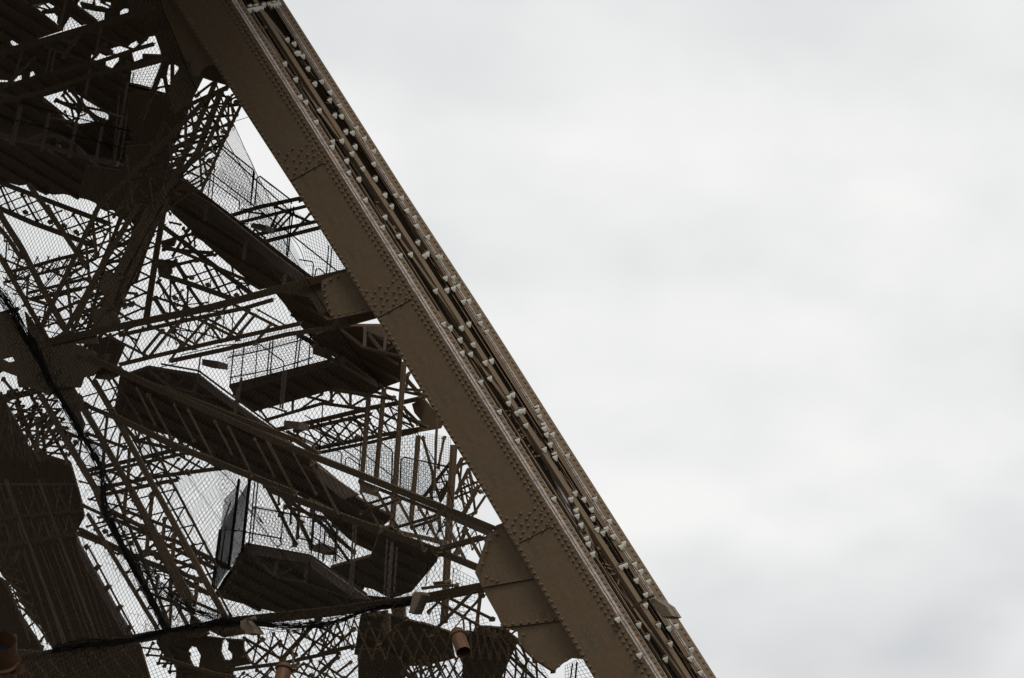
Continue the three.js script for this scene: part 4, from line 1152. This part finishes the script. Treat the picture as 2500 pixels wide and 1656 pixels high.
L(6300,87,[8759,7631]);
end();
begin('small_floodlight','small dark floodlight on the brace left of the mesh hoop','floodlight','dark','small floodlights on the rear girders');
L(6300,89,[9990,7827]);
end();
begin('small_floodlight','small dark floodlight on the girder in the open gap, left of two','floodlight','dark','small floodlights on the rear girders');
L(6300,91,[10245,4715]);
end();
begin('small_floodlight','small dark floodlight on the girder in the open gap, right of two','floodlight','dark','small floodlights on the rear girders');
L(6300,91,[9910,4840]);
end();
begin('small_floodlight','small dark floodlight on the low left girder, leftmost','floodlight','dark','small floodlights on the rear girders');
L(6300,92,[11622,4095]);
end();
begin('small_floodlight','small dark floodlight on the low left girder, middle','floodlight','dark','small floodlights on the rear girders');
L(6300,91,[11106,3818]);
end();
begin('small_floodlight','small dark floodlight on the low left girder, rightmost','floodlight','dark','small floodlights on the rear girders');
L(6300,91,[10587,3503]);
end();
begin('small_floodlight','small dark floodlight on the brace right under the rib edge, topmost','floodlight','dark','small floodlights on the rear girders');
L(150,70,[4530,8174]);
end();
begin('small_floodlight','small dark floodlight on the brace beside the upper net, second down','floodlight','dark','small floodlights on the rear girders');
L(150,70,[4746,7812]);
end();
begin('small_floodlight','small dark floodlight on the brace beside the mesh railing, third down','floodlight','dark','small floodlights on the rear girders');
L(150,70,[5002,7460]);
end();
begin('small_floodlight','small dark floodlight on the girder behind the posts, left of two','floodlight','dark','small floodlights on the rear girders');
L(6300,88,[6945,4849]);
end();
begin('small_floodlight','small dark floodlight on the girder behind the posts, right of two','floodlight','dark','small floodlights on the rear girders');
L(6300,87,[6629,4866]);
end();
begin('small_floodlight','small dark floodlight on the lattice frame beside the rib','floodlight','dark','small floodlights on the rear girders');
L(6300,80,[4520,3655]);
end();
begin('small_floodlight','small dark floodlight on the bottom edge, left of two','floodlight','dark','small floodlights on the rear girders');
L(6300,82,[7744,1245]);
end();
begin('small_floodlight','small dark floodlight on the bottom edge, right of two','floodlight','dark','small floodlights on the rear girders');
L(6300,82,[7490,1221]);
end();
begin('small_floodlight','small dark floodlight on the brace by the bunched net','floodlight','dark','small floodlights on the rear girders');
L(6300,90,[12169,5712]);
end();
begin('junction_box','pale brown box on the girder behind the upper mesh railing','junction box','paint');
S('body',6200,250,[8302,8771,8036,8670,8049,8582,8344,8704]);
end();
begin('junction_box','pale brown box beside the flight in the bright gap at centre','junction box','paint');
S('body',2400,250,[5494,4344,5243,4279,5270,4189,5508,4260]);
end();
begin('junction_box','pale brown box among railings above the middle stair','junction box','paint');
S('body',2700,250,[7028,5571,6747,5485,6763,5400,7033,5478]);
end();
begin('junction_box','brown bell shaped box above the lower stair landing','junction box','paint');
S('body',2300,200,[5090,2489,4997,2528,4841,2453,4816,2381,4938,2364,5094,2430]);
end();
begin('mesh_railing','tall wire mesh railing along the top of the upper stair','railing','wire');
M_('wire_mesh',2300,17,14,[6206,8546,5702,8051,5789,7542,6840,8129]);
M_('wire_mesh',2250,14,18,[5612,7932,5074,7456,5156,6623,5779,7157]);
M_('wire_mesh',2300,17,15,[5068,7304,4198,6534,4304,6219,4858,6250]);
M_('wire_mesh',2350,23,11,[6557,8445,5789,7732,5845,7176,6927,8200]);
T('frame',2200,11,[6139,8503,5643,8024,5625,7972,5724,7503]);
T('frame',2200,11,[5723,7509,5655,7910,5638,8010]);
T('frame',2200,11,[5649,7492,5587,7885,5537,7905,5043,7436,5034,7375]);
T('frame',2200,9,[6383,7731,6287,8303]);
T('frame',2200,9,[6444,7802,6336,8334]);
T('frame',2200,9,[6407,8062,5931,7631,5906,7587,5919,7477]);
T('frame',2200,11,[5923,7421,5875,7486,5791,7463,5753,7383,5783,7240,5931,7281]);
T('frame',2200,11,[5001,7330,5155,6621]);
T('frame',2200,9,[5049,7341,5174,6644]);
T('frame',2200,9,[4962,6535,4759,6465,4737,6423,4766,6219]);
T('frame',2200,9,[4735,6222,4695,6342,4644,6340,4548,6238]);
T('frame',2200,9,[4467,6641,4539,6227]);
T('frame',2200,9,[4419,6595,4487,6226]);
T('rail',2200,10,[6380,8152,5081,6938,4325,6210]);
T('rail',2200,10,[6225,8539,4961,7154]);
end();
begin('mesh_railing','wire mesh railing around the dark landing slab at centre','railing','wire');
M_('wire_mesh',3200,35,12,[7028,5728,5454,5723,5038,5299,6879,5244]);
M_('wire_mesh',3800,29,5,[7192,6113,5809,6098,5822,5909,7276,5855]);
T('frame',3100,10,[6100,5734,6187,5242]);
T('frame',3100,10,[6046,5733,6133,5242]);
T('frame',3100,10,[5627,5700,5718,5259]);
T('frame',3100,10,[5574,5699,5668,5259]);
T('frame',3100,10,[5402,5713,5476,5261]);
T('frame',3100,10,[6560,5726,6645,5241]);
T('frame',3100,10,[6736,5741,6834,5210]);
T('frame',3100,8,[6317,5756,6395,5224]);
T('rail',3100,9,[6853,5630,6238,5628,5395,5655]);
T('rail',3100,9,[6828,5322,6041,5309,5395,5357]);
T('frame',3100,9,[6296,5733,5895,5395,5889,5337,5908,5210]);
T('frame',3100,9,[6118,5305,6090,5234,6048,5217]);
T('frame',3100,9,[5766,5240,5852,5237,5882,5112]);
end();
begin('mesh_railing','fine wire mesh railing behind the row of vertical posts','railing','wire');
M_('wire_mesh',4900,29,10,[6502,4591,5245,4264,5249,3674,6518,4360]);
M_('wire_mesh',4900,21,18,[5648,4408,4716,4404,4837,3459,5685,3934]);
M_('wire_mesh',5200,12,12,[4838,4469,4378,4315,4419,3846,4873,4053]);
M_('wire_mesh',4900,21,16,[5084,4104,4278,3802,4354,3160,5147,3602]);
M_('wire_mesh',4900,28,13,[5897,3742,4447,3065,4469,2809,5336,3125]);
T('frame',4800,10,[5332,4341,5180,4210,5156,4159,5212,3675]);
T('frame',4800,10,[5075,3634,5021,4042,4965,4061,4244,3802,4216,3760,4286,3193]);
T('frame',4800,9,[6272,4421,6047,4316,6033,4285,6064,4078]);
T('frame',4800,9,[6011,4051,5966,4206,5910,4216,5704,4039]);
T('frame',4800,10,[6656,4699,6682,4489]);
T('frame',4800,10,[6313,5090,6421,4368]);
T('frame',4800,9,[5648,4625,5752,3989]);
T('rail',4800,9,[6636,4989,5585,4172,5180,3802]);
T('rail',4800,9,[6516,4773,5740,4141]);
end();
begin('mesh_railing','wire mesh railing on the lower stair landing','railing','wire');
M_('wire_mesh',2200,20,13,[5942,3182,5040,2870,5058,2337,6068,2674]);
M_('wire_mesh',2400,18,18,[5151,3102,4599,2635,4595,2153,5221,2397]);
T('frame',2100,17,[5931,3539,6097,2616]);
T('frame',2100,10,[5832,3523,5993,2618]);
T('frame',2100,10,[5781,3515,5940,2645]);
T('frame',2100,10,[5878,3134,4978,2849]);
T('frame',2100,10,[6023,2806,5479,2638,5453,2557,5526,2533]);
T('frame',2100,9,[5391,3033,5472,2577]);
T('frame',2100,10,[5306,2484,5239,2577,5177,2603,4981,2522]);
T('frame',2100,9,[4885,3025,4993,2352]);
T('frame',2100,8,[4798,2839,4889,2269]);
T('frame',2100,8,[4574,2633,4670,2136]);
T('rail',2100,9,[4994,2627,4506,2214]);
end();
begin('mesh_railing','wire mesh screen between the brace and the large lower gusset','railing','wire');
M_('wire_mesh',1200,9,6,[2346,1712,1951,1454,2013,1224,2416,1389]);
M_('wire_mesh',1200,9,7,[2735,1358,2430,1225,2180,1100,2766,992]);
T('frame',1100,5,[2303,1697,2352,1372]);
T('frame',1100,5,[2493,1317,2565,960]);
M_('wire_mesh',1200,5,5,[1411,432,1231,334,1131,140,1453,178]);
M_('wire_mesh',1200,7,6,[926,313,717,379,510,98,948,89]);
T('frame',1100,11,[716,328,765,93]);
T('frame',1100,9,[776,320,831,101]);
end();
begin('mesh_window','wire mesh window panel beside the top lattice girder','mesh panel','wire');
M_('wire_mesh',3200,11,8,[8449,10557,7807,10552,8050,10148,8494,10356]);
T('frame',3100,9,[8308,10472,8350,10314,8317,10287,7977,10130]);
T('frame',3100,7,[8362,10498,8400,10302]);
T('frame',3100,17,[8408,10286,7980,10076,7698,9935]);
M_('wire_mesh',3900,5,5,[10230,12169,10051,12134,9866,11930,10239,11926]);
M_('wire_mesh',3900,5,5,[9854,12210,9417,12041,9437,11906,9570,11916]);
M_('wire_mesh',3900,5,2,[9912,12419,9640,12345,9667,12224,9915,12342]);
M_('wire_mesh',3900,12,8,[10101,10908,9423,10289,9430,10141,9938,10213]);
end();
begin('mesh_cage','tall chain link cage with three poles left of the lower stair landing','cage','wire');
T('pole',2000,23,[6379,2892,6569,2046]);
T('pole',2000,21,[6030,3542,6282,2319]);
T('pole',2000,22,[5851,3513,6042,2511]);
M_('chain_link',2050,17,37,[6413,2902,6123,3263,6316,2328,6583,2052]);
M_('chain_link',2050,12,39,[6113,3261,5889,3508,6065,2536,6305,2344]);
M_('chain_link',2200,10,9,[6421,3345,6200,3506,6224,3297,6508,2950]);
T('pole',2000,10,[6288,2913,6401,2423]);
T('pole',2000,10,[6184,3249,6326,2972]);
T('rail',2000,9,[6331,2885,5963,2795]);
T('rail',2000,26,[6243,2279,6532,1972]);
end();
// ---------------------------------------------------------------- nets, cables, floodlights
function net(name, label, z, poly, pitch, dirs, r, sag, m) {
  begin(name, label, 'net', 'net');
  const n = poly.length / 2, X = (i) => poly[2 * (i % n)] / 1000, Y = (i) => poly[2 * (i % n) + 1] / 1000, step = pitch / 1000;
  dirs.forEach(([tx, ty], f) => {
    const nx = -ty, ny = tx, gs = []; let lo = 1e9, hi = -1e9; for (let i = 0; i < n; i++) { const d = X(i) * nx + Y(i) * ny; lo = Math.min(lo, d); hi = Math.max(hi, d); }
    for (let d = lo + step * (0.3 + 0.3 * f); d < hi; d += step * (0.94 + 0.12 * rnd())) {
      const cut = []; for (let i = 0; i < n; i++) { const a = X(i) * nx + Y(i) * ny - d, b = X(i + 1) * nx + Y(i + 1) * ny - d; if ((a < 0) !== (b < 0)) { const t = a / (a - b); cut.push((X(i) + (X(i + 1) - X(i)) * t) * tx + (Y(i) + (Y(i + 1) - Y(i)) * t) * ty); } }
      cut.sort((a, b) => a - b);
      for (let k = 0; k + 1 < cut.length; k += 2) {
        const L = cut[k + 1] - cut[k]; if (L < 0.03) continue; const c = Math.max(2, Math.ceil(L / 0.4)), pts = [];
        for (let i = 0; i <= c; i++) { const s = cut[k] + L * i / c, x = tx * s + nx * d, y = ty * s + ny * d, wv = 0.09 * fbm(x * 0.7 + f * 3, y * 0.7, z * 0.01, 2) * (1 + sag * 8), e = i === 0 || i === c ? 0 : 1; pts.push(new THREE.Vector3(x + nx * wv * e, y + ny * wv * e - sag * Math.sin(Math.PI * i / c) * 0.6, fbm(x * 0.5, y * 0.5, 4, 2) * 0.16 + f * 0.003)); }
        gs.push(tubeGeo(pts, r * 1.15 / 1000));
      }
    }
    if (gs.length) { const o = part('cord', mergeGeometries(gs), M[m]); o.userData.kind = 'stuff'; o.position.z = z / 1000; }
  });
  end();
}
function netRoll(label, z, p, r, count) { // bunched netting: many cords wandering round one path
  begin('net_bundle', label, 'net', 'net');
  const v = []; for (let i = 0; i < p.length; i += 2) v.push(V3(p[i], p[i + 1], 0)); const cv = new THREE.CatmullRomCurve3(v), Lc = cv.getLength(), gs = [];
  for (let k = 0; k < count; k++) { const N = Math.ceil(Lc / 0.12), pts = [], a0 = rnd() * 6.28, rr = Math.sqrt(rnd()) * r / 1000; for (let i = 0; i <= N; i++) { const t = i / N, q = cv.getPoint(t), w = a0 + 3 * fbm(t * Lc * 0.8, k * 1.7, 1, 2), s = rr * (1 + 1.9 * fbm(t * Lc * 1.3, k, 5, 2)) * (0.7 + 0.6 * Math.sin(t * Lc * 1.1 + 1) ** 2); pts.push(q.add(new THREE.Vector3(Math.cos(w) * s, Math.sin(w) * s * 0.7, Math.sin(w + 1) * s))); } gs.push(tubeGeo(pts, 0.003 + 0.0025 * rnd())); }
  for (let k = 0; k < Lc * 70; k++) { const t = rnd(), q = cv.getPoint(t), pts = []; let a = rnd() * 6.28; q.add(new THREE.Vector3(rnd() - 0.5, rnd() - 0.5, rnd() - 0.5).multiplyScalar(r / 380)); for (let i = 0; i < 7; i++) { pts.push(q.clone()); a += (rnd() - 0.5) * 1.8; const l = 0.03 + rnd() * 0.04; q.add(new THREE.Vector3(Math.cos(a) * l, Math.sin(a) * l, (rnd() - 0.5) * 0.06)); } gs.push(tubeGeo(pts, 0.0028)); }
  const o = part('cord', mergeGeometries(gs), M.net); o.userData.kind = 'stuff'; o.position.z = z / 1000; end();
}
function wire(name, label, z, r, p) { begin(name, label, name === 'steel_cable' ? 'cable' : name.replace('_', ' '), 'wire'); const v = []; for (let i = 0; i < p.length; i += 2) v.push(V3(p[i], p[i + 1], 0)); const o = part('strand', tubeGeo(new THREE.CatmullRomCurve3(v).getPoints(p.length * 5), r / 1000, 6), name === 'hook' ? M.beige : M.wire); o.position.z = z / 1000; end(); }
function along(name, prof, a, b, m) { const d = b.clone().sub(a); const o = part(name, new THREE.LatheGeometry(prof.map((q) => new THREE.Vector2(q[0], q[1])), 28), m); o.position.copy(a); o.quaternion.setFromUnitVectors(new THREE.Vector3(0, 1, 0), d.normalize()); return o; }
function projector(label, p, r) { // open tubular floodlight with a clamp ring and a swivel bracket
  begin('cylinder_floodlight', label, 'floodlight', 'copper'); const a = V3(p[0], p[1], p[2]), b = V3(p[3], p[4], p[5]), L = a.distanceTo(b); r /= 1000;
  along('body', [[0, 0], [r * 0.8, 0], [r * 0.96, L * 0.06], [r, L * 0.2], [r, L], [r * 0.93, L], [r * 0.93, L * 0.3], [0, L * 0.28]], a, b, M.copper);
  along('clamp_ring', [[r * 1.01, L * 0.2], [r * 1.22, L * 0.21], [r * 1.26, L * 0.25], [r * 1.22, L * 0.29], [r * 1.01, L * 0.3]], a, b, M.copper);
  along('reflector', [[0, L * 0.32], [r * 0.9, L * 0.5], [r * 0.9, L * 0.52], [0, L * 0.34]], a, b, M.black);
  const k = part('bracket', new THREE.BoxGeometry(r * 0.9, r * 0.5, r * 0.5), M.copper); k.position.copy(a).add(new THREE.Vector3(-r * 1.2, -r * 0.3, 0.02)); const h = part('hanger', new THREE.CylinderGeometry(r * 0.14, r * 0.14, r * 2.2, 8), M.paint); h.position.copy(a).add(new THREE.Vector3(-r * 0.9, r * 0.9, 0.05)); end();
}
function boxLamp(label, z, p, t) {
  begin('box_floodlight', label, 'floodlight', 'beige'); const s = new THREE.Shape(); for (let i = 0; i < p.length; i += 2) (i ? s.lineTo : s.moveTo).call(s, p[i] / 1000, p[i + 1] / 1000);
  const bev = { depth: t / 1000, bevelEnabled: true, bevelThickness: 0.02, bevelSize: 0.012, bevelOffset: -0.012, bevelSegments: 2 }; const o = part('body', worldUV(new THREE.ExtrudeGeometry(s, bev)), M.beige); o.position.z = z / 1000;
  const f = part('lens_frame', worldUV(new THREE.ExtrudeGeometry(s, { ...bev, depth: 0.02, bevelThickness: 0.004, bevelSize: 0.004, bevelOffset: 0.002 })), M.paint); f.position.z = z / 1000 + t / 1000 * 0.45; end();
}
function bracket(label, z, p, w) { begin('support_arm', label, 'bracket', 'beige'); for (let i = 0; i + 3 < p.length; i += 2) sec('arm', TEE, p[i] / 1000, p[i + 1] / 1000, p[i + 2] / 1000, p[i + 3] / 1000, z / 1000, w / 1000, /black/.test(label) ? M.paint : M.beige); const g = part('end_clamp', new THREE.CylinderGeometry(w / 1500, w / 1500, w / 700, 10), M.paint); g.position.copy(V3(p[p.length - 2], p[p.length - 1], z)); g.rotation.z = 1.3; end(); }
net('bird_net','large diamond mesh bird net stretched over the front of the ironwork',-100,[8680,11064,5417,10160,5491,9783,5047,8542,4274,7042,3445,5441,3040,4727,2448,3828,2011,3135,1614,2464,1331,1875,1593,1422,2273,1210,4749,1234,8539,1164,8956,1133],51,[[-0.417,-0.909],[0.773,-0.634]],2.3,0.02,'net');
net('bird_net','square mesh bird net stretched below the draped bottom girder',-250,[8825,1191,8411,1195,4645,1261,2188,1187,1515,1373,1284,883,936,552,655,140,596,-333,8842,575],52,[[-0.382,-0.924],[-0.976,0.220]],2.4,0.12,'net');
net('bird_net','slack bird net hanging in folds over the lower stair landing',-300,[4976,3659,3438,2779,1714,1960,1720,1568,2171,1190,2738,1192,3903,1222,4744,1281,5213,1702,4679,2350],55,[[-0.635,-0.773],[-0.601,0.799]],2.3,0.3,'net');
net('bird_net','fine grey net sail hanging along the upper mesh railing',2150,[5918,8855,5780,8446,5619,8097,5566,7930,5472,7754,5217,7208,4959,6668,4841,6403,4839,6248,5139,6525,5516,7090,6035,7758,6210,8046,6163,8473],24,[[-0.408,-0.913],[0.818,-0.575]],1.6,0.05,'netfine');
net('bird_net','fine grey net sail from the brace to the mesh cage in the lower gap',1500,[6408,4343,5847,3504,5990,2793,6126,2197,6815,3201,7392,4161,7029,4392],62,[[-0.551,-0.835],[0.781,-0.625]],2,0.05,'netfine');
net('bird_net','crumpled grey net sail beside the thin posts above the lower gusset',4600,[5039,4026,4700,3909,4418,3985,4386,3553,4484,3205,4760,3187,5078,3541],27,[[-0.515,-0.857],[0.859,-0.512]],1.6,0.1,'netfine');
netRoll('rolled bundle of dark netting hanging from the left edge past the knot of braces',-180,[8388,6303,8156,5996,7917,5588,7646,5128,7486,4777,7312,4526,7073,4116,6859,3784,6695,3444,6686,3033,6504,2609,6357,2326,6103,1853,5781,1267],75,34);
netRoll('rolled bundle of dark netting lying along the draped bottom girder',-180,[7596,1253,7027,1247,6430,1221,5782,1259,5262,1264,4697,1230,3905,1089,3366,1051,2790,1143,2231,1159],65,30);
netRoll('loose hank of netting sagging under the left end of the bottom girder',-200,[6361,2357,6024,1953,5575,1604,5240,1401,4776,1247],80,16);
wire('steel_cable','border cable of the large bird net running down beside the rib',-120,5,[5469,9926,5477,9772,5253,9153,5033,8532,4261,7034,3433,5434,3028,4720,2437,3822,1996,3180,1654,2518,1569,2205]);
wire('steel_cable','thin guy cable from the brace eyelet to the rib',400,4,[4763,8023,4503,8035]);
wire('steel_cable','thin cable falling from the brace eyelet along the net sail to the upper stair',2000,5,[5806,8711,5588,8171,5459,7863,5218,7329,5089,7059,4977,6869,4826,6635,4733,6342]);
wire('steel_cable','curled loop cable hanging from the brace below the top gusset',300,4,[4700,7937,4714,7899,4693,7863,4674,7889,4694,7936]);
wire('steel_cable','twin cables slanting across the open gap to the mesh cage',1000,6,[6636,4115,5569,3387,5018,2648,5271,2921,4855,2358,4605,2025,4337,1743]);
wire('steel_cable','thin cable looping down from the rear girder at the left edge',3000,5,[9915,8837,9683,8546,9551,8314,9559,8292,9624,8259,9557,8161,9491,8052,9440,7923,9464,7846]);
wire('steel_cable','single thin cable slanting down through the bright gap at lower left',1100,4,[6244,3495,5716,2763,5129,1976]);
projector('rusty copper brown cylindrical floodlight aimed down beside the large lower gusset',[1605,722,-250,1439,447,-420],86);
projector('copper brown cylindrical floodlight cut by the bottom edge below the draped girder',[3966,613,-300,3966,382,-420],93);
projector('copper brown cylindrical floodlight at the left edge with its dark mouth upward',[8347,1106,-300,8151,1401,-550],206);
boxLamp('tall beige box floodlight hanging on the bottom girder beside the gusset',-.35*1000,[2079,1248,1971,1225,1962,1193,2091,985,2164,1003,2154,1036],160);
boxLamp('beige box floodlight with hood lying in bunched netting on the bottom girder',-.35*1000,[4475,1229,4429,1191,4329,1071,4305,1027,4450,1036,4552,1135,4547,1216],140);
boxLamp('brown box floodlight bolted to the open face of the rib near the bottom',.1*1000,[-726,785,-788,819,-828,806,-943,714,-1016,583,-961,572,-879,589],220);
bracket('brown flat arm carrying the box floodlight on the rib',.05*1000,[-516,732,-800,844],32);
bracket('pale clamp arm with lashed cable ends above the tall box floodlight',-.38*1000,[1961,1264,1714,1257,1489,1239],38);
bracket('black ballast tube clamped above the pale clamp arm',-.3*1000,[1833,1310,1636,1302],45);
bracket('pale hood arm above the box floodlight in the netting',-.4*1000,[4437,1211,4324,1215],38);
wire('hook','tan metal hook caught in the netting at lower left',-150,9,[5541,1525,5599,1495,5623,1461,5660,1411,5684,1390,5705,1412,5698,1434,5670,1440]);
wire('tie_rope','frayed rope end hanging from the long brace by the broad post',-200,5,[1667,2155,1662,2101,1687,2042,1677,1988]);
wire('tie_rope','pale rope end dangling above the tall box floodlight',-300,6,[1893,1546,1913,1426,1938,1307]);
{ // unseen platform with beams, added overhead to keep the sky off the ironwork below
  begin('added_shade_platform', 'broad unseen platform added above the ironwork to block skylight', 'platform', 'iron');
  const d = part('deck', new THREE.BoxGeometry(30, 0.5, 26), M.paint); d.position.set(15.8, 16.9, 3.5); d.rotation.x = -0.278;
  for (let i = 0; i < 6; i++) { const b = part('floor_beam', new THREE.BoxGeometry(30, 0.7, 0.3), M.paint); b.position.set(15.5, 16.1 + (i - 2.5) * 0.98, 5.5 + (i - 2.5) * 3.4); b.rotation.x = -0.278; }
  end();
}

renderer.render(scene, camera);
